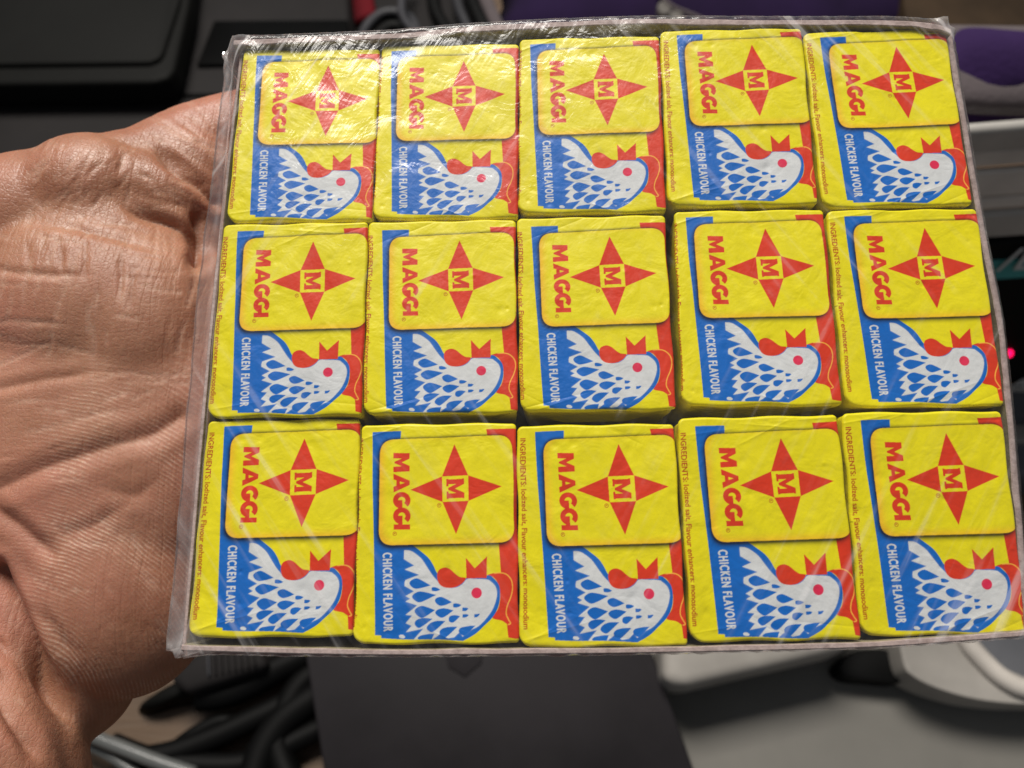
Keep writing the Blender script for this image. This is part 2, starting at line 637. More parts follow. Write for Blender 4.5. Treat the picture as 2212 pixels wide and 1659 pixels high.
def front(name, u0, u1, v0, v1, d0, d1, mat, bevel=0.0015, parent=dv, label=None):
    """slab on the front face between picture heights v0 (top) and v1"""
    a, b = at_y(u0, v0, YF), at_y(u1, v1, YF)
    vm = (v0 + v1) / 2
    x0, x1 = at_y(u0, vm, YF).x, at_y(u1, vm, YF).x
    me = box(name, x0, x1, YF - d1, YF - d0, b.z, a.z, bevel)
    me.transform(Matrix.Translation((0.168, YF, 0.11)) @ Matrix.Rotation(TILT, 4, 'Y') @ Matrix.Translation((-0.168, -YF, -0.11)))
    return part(name, me, mat, parent, label)


xl = at_y(2020, 900, YF).x
me = box('appliance_casing', xl, xl + 0.30, YF, YF + 0.04, 0.03, 0.226, 0.006)
part('casing', me, M_APPG, dv)
front('rib', 2000, 2900, 262, 312, 0.0, 0.005, M_APPW, 0.005)
front('rib', 2000, 2900, 318, 352, 0.0, 0.0035, M_APPG, 0.003)
front('rib', 2000, 2900, 366, 420, 0.0, 0.0035, M_APPG, 0.003)
front('rib', 2000, 2900, 428, 450, 0.0, 0.003, M_APPG, 0.002)
front('rib', 2000, 2900, 458, 508, 0.0, 0.0045, M_APPW, 0.004)
front('display', 2000, 2900, 516, 840, 0.0, 0.006, M_BLACK)
front('stripe', 2010, 2900, 553, 594, 0.0062, 0.0068, M_TEAL, 0.0)
bm = bmesh.new()
bmesh.ops.create_icosphere(bm, subdivisions=3, radius=0.0021)
bmesh.ops.translate(bm, vec=at_y(2178, 763, YF - 0.0068), verts=bm.verts)
part('led', bm_mesh('appliance_led', bm, True), M_LED, dv)
me = box('appliance_foot', xl, xl + 0.30, 0.168, YF + 0.04, 0.001, 0.03, 0.004)
part('base', me, M_BLUEG, dv)
me = box('appliance_base_strip', xl, xl + 0.30, 0.186, 0.197, 0.029, 0.034, 0.0015)
part('base_strip', me, M_WHITEP, dv)


def text_mesh(name, body, size, depth=0.0003, space=1.0):
    cu = bpy.data.curves.new(name, 'FONT')
    cu.body = body
    cu.size = size
    cu.extrude = depth
    cu.space_character = space
    ob = bpy.data.objects.new(name, cu)
    COL.objects.link(ob)
    dg = bpy.context.evaluated_depsgraph_get()
    me = bpy.data.meshes.new_from_object(ob.evaluated_get(dg))
    bpy.data.objects.remove(ob)
    bpy.data.curves.remove(cu)
    return me


for body, u, v, sz in (('/E', 2150, 585, 0.021), ('AC', 2178, 838, 0.0135)):
    me = text_mesh('lettering', body, sz)
    q = at_y(u, v, YF - 0.0085)
    me.transform(Matrix.Translation(q) @ Matrix.Rotation(TILT, 4, 'Y') @ Matrix.Rotation(math.radians(90), 4, 'X'))
    me.materials.clear()
    part('lettering', me, M_WPRINT, dv)
pp_ = empty('purple_pouch', at(2110, 170, 0.2))
tag(pp_, 'round purple pouch lying on top of the grey appliance', 'pouch')
c0 = at_y(2092, 205, YF + 0.03)
bm = bmesh.new()
bmesh.ops.create_icosphere(bm, subdivisions=4, radius=1.0)
for v in bm.verts:
    n_ = 1 + 0.10 * noise.noise(v.co * 1.7)
    v.co = Vector((v.co.x * 0.031 * n_, v.co.y * 0.024 * n_, v.co.z * 0.026 * n_)) + c0
part('body', bm_mesh('pouch_body', bm, True), M_POUCH, pp_)
o = link('mauve_cloth', cushion('mauve_cloth', [c0 + Vector(p) for p in [(-0.05, -0.015, 0), (0.02, -0.026, 0), (0.13, -0.02, 0), (0.14, 0.03, 0), (0.04, 0.02, 0), (-0.05, 0.02, 0)]], 0.2265, 0.236, M_MAUVE), M_MAUVE)
tag(o, 'pale mauve cloth folded over the top of the appliance', 'cloth')

o = link('wooden_board', prism('wooden_board', poly_at([(1960, 60), (2800, 150), (3000, -400), (1900, -400)], 0.03), 0.0004, 0.03, 0.002), M_BOARD)
tag(o, 'dark brown wooden board behind the purple pouch', 'board')

# bottom right: grey sheet, white plastic stand
o = link('desk_mat', prism('desk_mat', poly_at([(1380, 1330), (2700, 1250), (2800, 2000), (1470, 2000)], 0.002), 0.0004, 0.002, 0.0005), M_MAT)
tag(o, 'light grey mat on the desk below the tray', 'mat')
st = empty('plastic_stand', at(1700, 1450, 0))
tag(st, 'white plastic stand with sloping edge below the tray', 'stand')
part('body', prism('stand_body', poly_at([(1432, 1472), (1480, 1484), (1644, 1446), (1836, 1402), (1880, 1280), (1430, 1280)], 0.042), 0.018, 0.042, 0.007, 4), M_WHITEP, st)
part('post', prism('stand_post', poly_at([(1500, 1390), (1800, 1380), (1800, 1250), (1500, 1250)], 0.018), 0.002, 0.019), M_GREYP, st)
part('shade_blob', prism('stand_shade_blob', [Vector((*q[:2], 0)) for q in catmull([tuple(at(u, v, 0.016))[:2] for u, v in [(1812, 1436), (1850, 1405), (1920, 1405), (1964, 1438), (1952, 1472), (1890, 1470), (1830, 1462)]], 5, True)], 0.0024, 0.016, 0.003), M_CABLE, st)  # added black piece stands in for the shadow by the stand
ty = empty('plastic_tray', at(2100, 1450, 0))
tag(ty, 'white curved plastic tray with blue grey inside, lower right', 'tray')
rim_out = [(1930, 1290), (1950, 1425), (1975, 1462), (2040, 1492), (2132, 1514), (2260, 1522), (2500, 1515)]
rim_in = [(2500, 1462), (2260, 1468), (2190, 1452), (2140, 1420), (2108, 1380), (2080, 1290)]
part('rim', prism('tray_rim', [*[Vector((*q[:2], 0)) for q in catmull([tuple(at(u, v, 0.030))[:2] for u, v in rim_out], 5)], *[Vector((*q[:2], 0)) for q in catmull([tuple(at(u, v, 0.030))[:2] for u, v in rim_in], 5)]], 0.008, 0.030, 0.005, 4), M_WHITEP, ty)
part('rim_edge', tube('tray_rim_edge', [at(u, v, 0.031) for u, v in [(2050, 1260), (2082, 1370), (2118, 1422), (2175, 1472), (2240, 1492), (2400, 1490), (2600, 1480)]], 0.0048), M_WHITE, ty)
part('inside', prism('tray_inside', poly_at([(2060, 1290), (2105, 1390), (2150, 1440), (2230, 1480), (2500, 1480), (2500, 1250)], 0.022), 0.008, 0.022), M_BLUEG, ty)

# bottom middle: black folder, slightly raised
fo = empty('folder', at(1050, 1550, 0))
tag(fo, 'black folder lying below the tray between cables and grey mat', 'folder')
part('cover', prism('folder_cover', poly_at([(648, 1340), (1385, 1340), (1520, 1720), (708, 1720)], 0.028), 0.024, 0.028, 0.0012), M_FOLDER, fo)
part('pages', prism('folder_pages', poly_at([(668, 1345), (1375, 1345), (1500, 1710), (725, 1710)], 0.024), 0.003, 0.0238, 0.0), M_BLACK, fo)
part('flap', prism('folder_flap', poly_at([(948, 1340), (1052, 1340), (1040, 1432), (1004, 1462), (968, 1440)], 0.0288), 0.0279, 0.0288, 0.0003), M_FOLDER, fo)

# bottom left: black cables, sleeve, clear tube
cab2 = [
    ([(700, 1400), (610, 1440), (540, 1478), (480, 1500), (430, 1505)], 0.0075, M_CABLE, 'thick black cable sleeve coming out under the tray corner'),
    ([(720, 1480), (640, 1510), (560, 1548), (470, 1590), (380, 1625), (310, 1640)], 0.0062, M_CABLE, 'black cable crossing the wood towards the hand'),
    ([(720, 1560), (640, 1600), (540, 1648), (420, 1652), (320, 1640), (240, 1610)], 0.006, M_CABLE, 'black cable curving along the bottom edge'),
    ([(760, 1440), (690, 1500), (610, 1560), (560, 1640), (540, 1740)], 0.008, M_CABLE, 'black cable hanging down left of the folder'),
    ([(680, 1500), (600, 1530), (520, 1560), (470, 1560), (400, 1600), (330, 1660)], 0.004, M_CABLE, 'thin black cable between the thicker cables'),
    ([(740, 1420), (660, 1470), (620, 1530), (600, 1610), (640, 1720)], 0.007, M_CABLE, 'black cable coil against the folder edge'),
]
for pp, r, m, lab in cab2:
    o = link('cable', tube('cable', [at(u, v, r + 0.003) for u, v in pp], r, sides=10), m)
    tag(o, lab, 'cable', 'cables in the lower left')
o = link('cloth_sleeve', cushion('cloth_sleeve', poly_at([(300, 1535), (345, 1500), (400, 1470), (470, 1425), (640, 1390), (700, 1440), (600, 1470), (470, 1515), (380, 1530), (330, 1545)], 0.0), 0.001, 0.016, M_BLACK), M_BLACK)
tag(o, 'black ragged cloth sleeve beside the lower palm', 'cloth')
cn = empty('connector', at(430, 1460, 0))
tag(cn, 'grey ribbed plug lying under the tray corner', 'plug')
part('shell', prism('connector_shell', poly_at([(360, 1465), (435, 1395), (560, 1395), (580, 1440), (400, 1500)], 0.026), 0.006, 0.026, 0.004), M_CHAR, cn)
for i in range(8):
    u = 448 + i * 14
    part('ridge', prism('connector_ridge', poly_at([(u, 1460 - i * 3), (u + 5, 1460 - i * 3), (u + 2, 1405), (u - 3, 1405)], 0.028), 0.025, 0.028, 0.0006), M_CABLEG if i == 0 else M_CHAR, cn)
o = link('clear_tube', tube('clear_tube', [at(u, v, 0.02) for u, v in [(150, 1560), (200, 1590), (270, 1618), (340, 1645), (420, 1672)]], 0.0032, sides=12), M_CLEAR)
tag(o, 'shiny grey tube running out from behind the wrist', 'tube')
o = link('clear_tube', tube('clear_tube', [at(u, v, 0.014) for u, v in [(170, 1600), (240, 1635), (290, 1668), (330, 1700)]], 0.0024, sides=12), M_CLEAR)
tag(o, 'thin grey tube below the shiny tube at the bottom edge', 'tube')

# ------------------------------------------------------------------ printed artwork of one wrapper (flat print -> vertex colours)
FW, FH = 23.7, 31.9
NX, NY, SS = 300, 404, 3
CW, CH = (NX + 1) * SS, (NY + 1) * SS
YEL = np.array((0.735, 0.645, 0.003))
BLU = np.array((0.0, 0.118, 0.47))
RED = np.array((0.62, 0.034, 0.008))
WHT = np.array((0.60, 0.615, 0.62))
PNK = np.array((0.66, 0.020, 0.075))
ORG = np.array((0.86, 0.36, 0.02))
INK = np.array((0.42, 0.05, 0.004))


def homography(src, dst):
    A = []
    for (x, y), (u, v) in zip(src, dst):
        A.append([x, y, 1, 0, 0, 0, -u * x, -u * y, -u])
        A.append([0, 0, 0, x, y, 1, -v * x, -v * y, -v])
    return np.linalg.svd(np.array(A, float))[2][-1].reshape(3, 3)


HM = homography([(75, 70), (1213, 52), (1285, 1540), (98, 1590)], [(0, 0), (CW, 0), (CW, CH), (0, CH)])


def cv(pts):
    p = np.asarray(pts, float)
    q = np.c_[p, np.ones(len(p))] @ HM.T
    return q[:, :2] / q[:, 2:]


def hp(pts):
    """hen sketch coordinates -> sheet coordinates"""
    p = np.asarray(pts, float)
    return np.c_[0.6402 * p[:, 0], 950.8 + 0.6402 * p[:, 1]]


canvas = np.empty((CH, CW, 3), np.float32)
canvas[:] = YEL
label = np.zeros((CH, CW), np.int16)
L_WRAP, L_PANEL, L_STAR, L_WORD, L_HEN, L_EYE, L_COMB, L_BAND, L_FLAV, L_STRIPE, L_INGR = range(11)


def fill(polys):
    """even-odd scanline fill of canvas-space polygons"""
    m = np.zeros((CH, CW), bool)
    allp = np.concatenate(polys)
    y0, y1 = max(0, int(allp[:, 1].min())), min(CH - 1, int(allp[:, 1].max()) + 1)
    xs = np.arange(CW) + 0.5
    for y in range(y0, y1 + 1):
        yc = y + 0.5
        cross = []
        for P in polys:
            Q = np.roll(P, -1, 0)
            a = (P[:, 1] <= yc) != (Q[:, 1] <= yc)
            if a.any():
                cross.extend(P[a, 0] + (yc - P[a, 1]) / (Q[a, 1] - P[a, 1]) * (Q[a, 0] - P[a, 0]))
        if cross:
            cross.sort()
            for a, b in zip(cross[::2], cross[1::2]):
                i, j = max(0, int(math.ceil(a - 0.5))), min(CW, int(math.ceil(b - 0.5)))
                if j > i:
                    m[y, i:j] = True
    return m


def paint(m, col, lab=None, alpha=1.0):
    a = (m.astype(np.float32) * alpha)[..., None]
    canvas[:] = canvas * (1 - a) + np.asarray(col, np.float32) * a
    if lab is not None:
        label[m > 0.5] = lab


def blur(m, r):
    m = m.astype(np.float32)
    for ax in (0, 1):
        for _ in range(2):
            pad = [(0, 0), (0, 0)]
            pad[ax] = (r + 1, r)
            c = np.cumsum(np.pad(m, pad, 'edge'), ax)
            n = m.shape[ax]
            m = (np.take(c, np.arange(n) + 2 * r + 1, ax) - np.take(c, np.arange(n), ax)) / (2 * r + 1)
    return m


def shift(m, dx, dy):
    return np.roll(np.roll(m, dx, 1), dy, 0)


def poly(pts, smooth=0, hen=False):
    p = hp(pts) if hen else np.asarray(pts, float)
    if smooth:
        p = np.array(catmull(p, smooth, True))
    return cv(p)


# red stripe along the right edge
stripe = fill([poly([(1022, 118), (1030, 160), (1120, 500), (1142, 905), (1165, 1095), (1215, 1400), (1232, 1520), (1300, 1530), (1240, 109)])])
paint(stripe, RED, L_STRIPE)
# blue band and the blue ground of the hen
hen_out = [(1740, 275), (1800, 340), (1820, 430), (1815, 530), (1790, 610), (1740, 690), (1660, 770), (1560, 860), (1425, 936)]
band = poly([(190, 140), (400, 135), (404, 300), (540, 930)]) .tolist()
up = [(835, -40), (905, 5), (1000, 75), (1060, 150), (1112, 240), (1200, 330), (1440, 285), (1600, 262), (1690, 247)]
hen_blue = np.concatenate([poly([(190, 140), (400, 134), (402, 300), (500, 880)]),
                           cv(np.array(catmull(hp(up + hen_out), 6))),
                           poly([(332, 1555), (330, 1537), (285, 1536), (245, 950), (210, 500)])])
hb = fill([hen_blue])
paint(hb, BLU, L_BAND)
# beak / wattle at the right with its thin outline
wat = [(1670, 248), (1740, 222), (1830, 218), (1890, 240), (1940, 300), (1955, 385), (1940, 470), (1902, 560), (1893, 640), (1918, 700), (1945, 745), (1912, 752), (1850, 715), (1745, 688), (1800, 600), (1822, 500), (1815, 400), (1780, 310), (1730, 262)]
wm = fill([poly(wat, 5, True)]) & ~hb
paint(wm, RED, L_STRIPE)
line = np.array(catmull(hp([(1742, 224), (1830, 219), (1892, 242), (1942, 302), (1956, 386), (1940, 470), (1904, 560), (1894, 640), (1920, 700), (1944, 742), (1915, 754)]), 8))
t_ = np.gradient(line, axis=0)
nn = np.c_[-t_[:, 1], t_[:, 0]] / np.linalg.norm(t_, axis=1)[:, None] * 3.6
paint(fill([cv(np.concatenate([line + nn, (line - nn)[::-1]]))]), (0.86, 0.42, 0.05), L_STRIPE)
# white hen
top_curve = [(1690, 296), (1640, 289), (1540, 289), (1450, 292), (1400, 345), (1330, 384), (1230, 390), (1150, 355), (1108, 310), (1060, 262), (1000, 185), (930, 95), (850, 35), (790, 8), (728, 6)]
right_curve = [(1425, 893), (1445, 872), (1520, 818), (1600, 775), (1690, 680), (1752, 580), (1786, 450), (1762, 358), (1690, 296)]
jag = [(728, 6), (730, 100), (850, 165), (745, 210), (912, 262), (757, 322), (750, 355), (752, 385), (862, 437), (768, 490), (822, 517), (770, 548), (905, 585), (778, 688), (852, 693), (785, 775), (852, 800), (793, 868), (985, 826), (885, 942), (1090, 942), (1168, 880), (1255, 920), (1330, 905), (1385, 850), (1425, 893)]
white = np.concatenate([cv(np.array(catmull(hp(right_curve), 6))), cv(np.array(catmull(hp(top_curve), 6))), poly(jag, 0, True)])
wmask = fill([white]) & hb
paint(wmask, WHT, L_HEN)
paint(blur(wmask, 5) * hb * (~wmask), WHT, None, 0.25)


def drop(l, t, tip, b):
    cx, cy = (t[0] + b[0]) / 2, (t[1] + b[1]) / 2
    pts = [tip, ((tip[0] + t[0]) / 2, (tip[1] + t[1]) / 2 - 4), t, ((l[0] + t[0]) / 2 - 14, (l[1] + t[1]) / 2 - 8), l, ((l[0] + b[0]) / 2 - 14, (l[1] + b[1]) / 2 + 8), b, ((tip[0] + b[0]) / 2, (tip[1] + b[1]) / 2 + 6)]
    P = catmull(pts[1:], 6)
    return cv(hp(np.array([tip] + [tuple(q) for q in P])))


DROPS = [((805, 350), (890, 300), (1045, 370), (880, 410)), ((842, 495), (930, 437), (1112, 468), (930, 552)),
         ((1100, 525), (1170, 488), (1292, 540), (1170, 582)), ((877, 645), (960, 588), (1107, 628), (965, 715)),
         ((1110, 652), (1195, 606), (1312, 625), (1190, 706)), ((1262, 715), (1318, 674), (1388, 684), (1308, 753)),
         ((885, 765), (970, 716), (1082, 721), (940, 820)), ((1022, 815), (1110, 745), (1227, 739), (1090, 860)),
         ((1165, 855), (1250, 802), (1362, 794), (1225, 916)), ((1378, 832), (1450, 788), (1562, 774), (1440, 880)),
         ((1058, 408), (1095, 388), (1155, 412), (1100, 430)), ((1305, 575), (1340, 551), (1398, 566), (1345, 593)),
         ((1410, 610), (1440, 592), (1478, 601), (1440, 628)), ((1415, 683), (1445, 660), (1484, 668), (1445, 694)),
         ((1545, 676), (1572, 655), (1608, 652), (1570, 687)), ((930, 930), (1010, 888), (1112, 878), (1075, 960))]
for d in DROPS:
    paint(fill([drop(*d)]) & hb, BLU, L_HEN)
paint(fill([poly([(722, 900), (760, 895), (788, 915), (770, 932), (725, 925)], 4, True)]), WHT, L_BAND)
# comb: rounded lobe + crown
lobe = fill([poly([(1112, 268), (1130, 205), (1195, 178), (1255, 195), (1310, 238), (1365, 272), (1432, 282), (1405, 330), (1340, 374), (1270, 390), (1190, 384), (1135, 345)], 6, True)])
crown = fill([poly([(1425, 70), (1528, 178), (1658, 50), (1665, 276), (1440, 286)], 0, True)])
paint(lobe | crown, RED, L_COMB)
ang = np.linspace(0, 2 * math.pi, 28)[:-1]
paint(fill([cv(hp(np.c_[1560 + 58 * np.cos(ang), 435 + 57 * np.sin(ang)]))]), PNK, L_EYE)
# logo panel with its printed drop shadow
cor = [(250, 197), (1207, 155), (1252, 883), (278, 926)]
pan = []
for i in range(4):
    c_, a_, b_ = (np.array(cor[k], float) for k in (i, i - 1, (i + 1) % 4))
    e1, e2 = (a_ - c_) / np.linalg.norm(a_ - c_), (b_ - c_) / np.linalg.norm(b_ - c_)
    r_ = 96
    for t in np.linspace(0, 1, 9):
        p0, p1 = c_ + e1 * r_, c_ + e2 * r_
        pan.append((1 - t) ** 2 * p0 + 2 * t * (1 - t) * (c_ + (p0 + p1) / 2 * 0.0) + t * t * p1 if False else
                   (1 - t) ** 2 * p0 + 2 * t * (1 - t) * (c_ * 0.92 + (p0 + p1) * 0.04) + t * t * p1)
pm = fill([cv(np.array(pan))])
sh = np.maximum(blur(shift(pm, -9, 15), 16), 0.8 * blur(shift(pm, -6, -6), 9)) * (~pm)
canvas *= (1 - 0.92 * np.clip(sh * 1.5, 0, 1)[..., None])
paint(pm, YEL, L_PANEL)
gl_ = (1 - blur(shift(pm, 20, -14), 22)) * pm
paint(np.clip(gl_ * 1.0, 0, 1), ORG, None, 0.72)
# star emblem
SQ = [(716, 445), (904, 435), (915, 610), (728, 620)]
for tri in ([(795, 222), SQ[1], SQ[0]], [(1147, 508), SQ[2], SQ[1]], [(835, 838), SQ[3], SQ[2]], [(490, 540), SQ[0], SQ[3]]):
    paint(fill([cv(np.array(tri, float))]), RED, L_STAR)
paint(fill([cv(np.array(SQ, float))]), YEL, L_STAR)


def uvpoly(o, ex, ey, pts):
    o, ex, ey = (np.array(a, float) for a in (o, ex, ey))
    return np.array([o + ex * a + ey * b for a, b in pts])


# frame line is yellow; a red hairline square sits inside it, the initial inside that
def letter_M(x0, wd, st):
    return [[(x0, 0), (x0, 1), (x0 + st, 1), (x0 + wd / 2, 0.48), (x0 + wd - st, 1), (x0 + wd, 1), (x0 + wd, 0), (x0 + wd - st * 0.95, 0), (x0 + wd - st * 0.95, 0.55), (x0 + wd / 2 + st * 0.2, 0.10), (x0 + wd / 2 - st * 0.2, 0.10), (x0 + st * 0.95, 0.55), (x0 + st * 0.95, 0)]]


def rd(o, rx, ry, polys, lab):
    """reading direction rx (unit length px), cap direction ry"""
    paint(fill([cv(uvpoly(o, rx, ry, p)) for p in polys]), RED, lab)


rx_ = np.array((SQ[3][0] - SQ[0][0], SQ[3][1] - SQ[0][1]), float)
ry_ = np.array((SQ[1][0] - SQ[0][0], SQ[1][1] - SQ[0][1]), float)
o_ = np.array(SQ[0], float)
Mp = [(a, b) for a, b in letter_M(0.13, 0.74, 0.20)[0]]
Mp = [(a, 0.16 + 0.68 * b) for a, b in Mp]
rd(o_, rx_, ry_, [Mp], L_STAR)
for bx0 in (0.13,):
    serif = [[(0.11, 0.16), (0.11, 0.24), (0.40, 0.24), (0.40, 0.16)], [(0.60, 0.16), (0.60, 0.24), (0.89, 0.24), (0.89, 0.16)],
             [(0.11, 0.76), (0.11, 0.84), (0.32, 0.84), (0.32, 0.76)], [(0.68, 0.76), (0.68, 0.84), (0.89, 0.84), (0.89, 0.76)]]
    for s_ in serif:
        rd(o_, rx_, ry_, [s_], L_STAR)
# brand word, read downwards
WO, WX, WY = np.array((353.0, 284)), np.array((29.0, 531.0)) / 531.0, np.array((119.0, -3.0))


def word(polys):
    rd(WO, WX, WY, polys, L_WORD)


word([[(2, 0), (6, 1), (44, 1), (69, 0.52), (94, 1), (132, 1), (136, 0), (98, 0), (96, 0.52), (74, 0.06), (64, 0.06), (42, 0.52), (40, 0)]])
word([[(146, 0), (196, 1), (226, 1), (276, 0), (236, 0), (229, 0.18), (193, 0.18), (186, 0)], [(201, 0.40), (221, 0.40), (211, 0.70)]])
for gx in (331, 438):
    out, inn = [], []
    for a in np.radians(np.linspace(42, 352, 30)):
        out.append((gx + 58 * math.cos(a), 0.5 + 0.54 * math.sin(a)))
        inn.append((gx + 24 * math.cos(a), 0.5 + 0.22 * math.sin(a)))
    word([out + inn[::-1]])
    word([[(gx - 2, 0.28), (gx - 2, 0.54), (gx + 57, 0.54), (gx + 57, 0.28)]])
word([[(496, 0), (496, 1), (531, 1), (531, 0)]])
for (rx0, ry0) in ((705, 643), (391, 843)):
    o1 = cv(np.c_[rx0 + 15 * np.cos(ang), ry0 + 15 * np.sin(ang)])
    i1 = cv(np.c_[rx0 + 11 * np.cos(ang), ry0 + 11 * np.sin(ang)])
    paint(fill([o1, i1]), INK, L_PANEL)
    paint(fill([cv(np.array([(rx0 - 7, ry0 - 6), (rx0 + 7, ry0 - 6), (rx0 + 7, ry0 - 2), (rx0, ry0 + 1), (rx0 - 7, ry0 + 6), (rx0 - 7, ry0 + 2), (rx0 - 1, ry0 - 1), (rx0 - 7, ry0 - 2)], float))]), INK, L_PANEL)


def text_tris(body, space=1.0):
    me = text_mesh('glyphs', body, 1.0, 0.0, space)
    me.calc_loop_triangles()
    V = np.array([v.co[:2] for v in me.vertices])
    T = np.array([t.vertices[:] for t in me.loop_triangles])
    bpy.data.meshes.remove(me)
    return V, T


def paint_text(body, o, ex, ey, col, lab, bold=0, alpha=1.0, space=1.0):
    """o start of the baseline, ex end of it, ey cap-height vector (sheet coordinates)"""
    V, T = text_tris(body, space)
    x0, x1 = V[:, 0].min(), V[:, 0].max()
    cap = 0.72
    o, ex, ey = (np.array(a, float) for a in (o, ex, ey))
    P = cv(o + (V[:, :1] - x0) / (x1 - x0) * (ex - o) + V[:, 1:] / cap * ey)
    m = np.zeros((CH, CW), bool)
    for t in T:
        q = P[t]
        a0, b0 = np.maximum(np.floor(q.min(0)).astype(int), 0), np.minimum(np.ceil(q.max(0)).astype(int) + 1, (CW, CH))
        if (b0 <= a0).any():
            continue
        X, Y = np.meshgrid(np.arange(a0[0], b0[0]) + 0.5, np.arange(a0[1], b0[1]) + 0.5)
        s = [(q[j][0] - q[i][0]) * (Y - q[i][1]) - (q[j][1] - q[i][1]) * (X - q[i][0]) for i, j in ((0, 1), (1, 2), (2, 0))]
        ins = ((s[0] >= 0) & (s[1] >= 0) & (s[2] >= 0)) | ((s[0] <= 0) & (s[1] <= 0) & (s[2] <= 0))
        m[a0[1]:b0[1], a0[0]:b0[0]] |= ins
    for _ in range(bold):
        m = m | shift(m, 1, 0) | shift(m, 0, 1) | shift(m, -1, 0) | shift(m, 0, -1)
    paint(m, col, lab, alpha)


paint_text('CHICKEN FLAVOUR', (312, 978), (348, 1506), (66, -4), WHT, L_FLAV, 2, 1.0, 1.22)
paint_text('INGREDIENTS: Iodized salt, Flavour enhancers: monosodium', (82, 185), (108, 1490), (40, -1), INK, L_INGR, 1, 1.0)

# vertices of the face sheet
gx, gy = np.meshgrid(np.linspace(-FW / 2, FW / 2, NX + 1), np.linspace(FH / 2, -FH / 2, NY + 1))
idx = np.arange((NX + 1) * (NY + 1)).reshape(NY + 1, NX + 1)
quads = np.stack([idx[1:, :-1], idx[1:, 1:], idx[:-1, 1:], idx[:-1, :-1]], -1)


def rounded(px, py):
    """clamp to a rounded outline, return inside distance to it"""
    rad = np.where((px < 0) & (py < 0), 1.9, np.where((px > 0) & (py < 0), 0.5, np.where(px < 0, 0.9, 0.7)))
    cx, cy = FW / 2 - rad, FH / 2 - rad
    ax, ay = np.abs(px) - cx, np.abs(py) - cy
    corner = (ax > 0) & (ay > 0)
    d = np.hypot(np.maximum(ax, 0), np.maximum(ay, 0))
    over = corner & (d > rad)
    k = np.where(over, rad / np.maximum(d, 1e-9), 1)
    nx = np.where(over, np.sign(px) * (cx + ax * k), px)
    ny = np.where(over, np.sign(py) * (cy + ay * k), py)
    dist = np.where(corner, rad - np.minimum(d, rad), np.minimum(FW / 2 - np.abs(px), FH / 2 - np.abs(py)))
    return nx, ny, np.maximum(dist, 0)


TREE = [('wrapper', L_WRAP, None), ('logo_panel', L_PANEL, None), ('star_emblem', L_STAR, 'logo_panel'), ('wordmark', L_WORD, 'logo_panel'),
        ('hen_print', L_HEN, None), ('hen_eye', L_EYE, 'hen_print'), ('hen_comb', L_COMB, 'hen_print'),
        ('blue_band', L_BAND, None), ('flavour_lettering', L_FLAV, 'blue_band'), ('red_stripe', L_STRIPE, None), ('ingredients_lettering', L_INGR, None)]


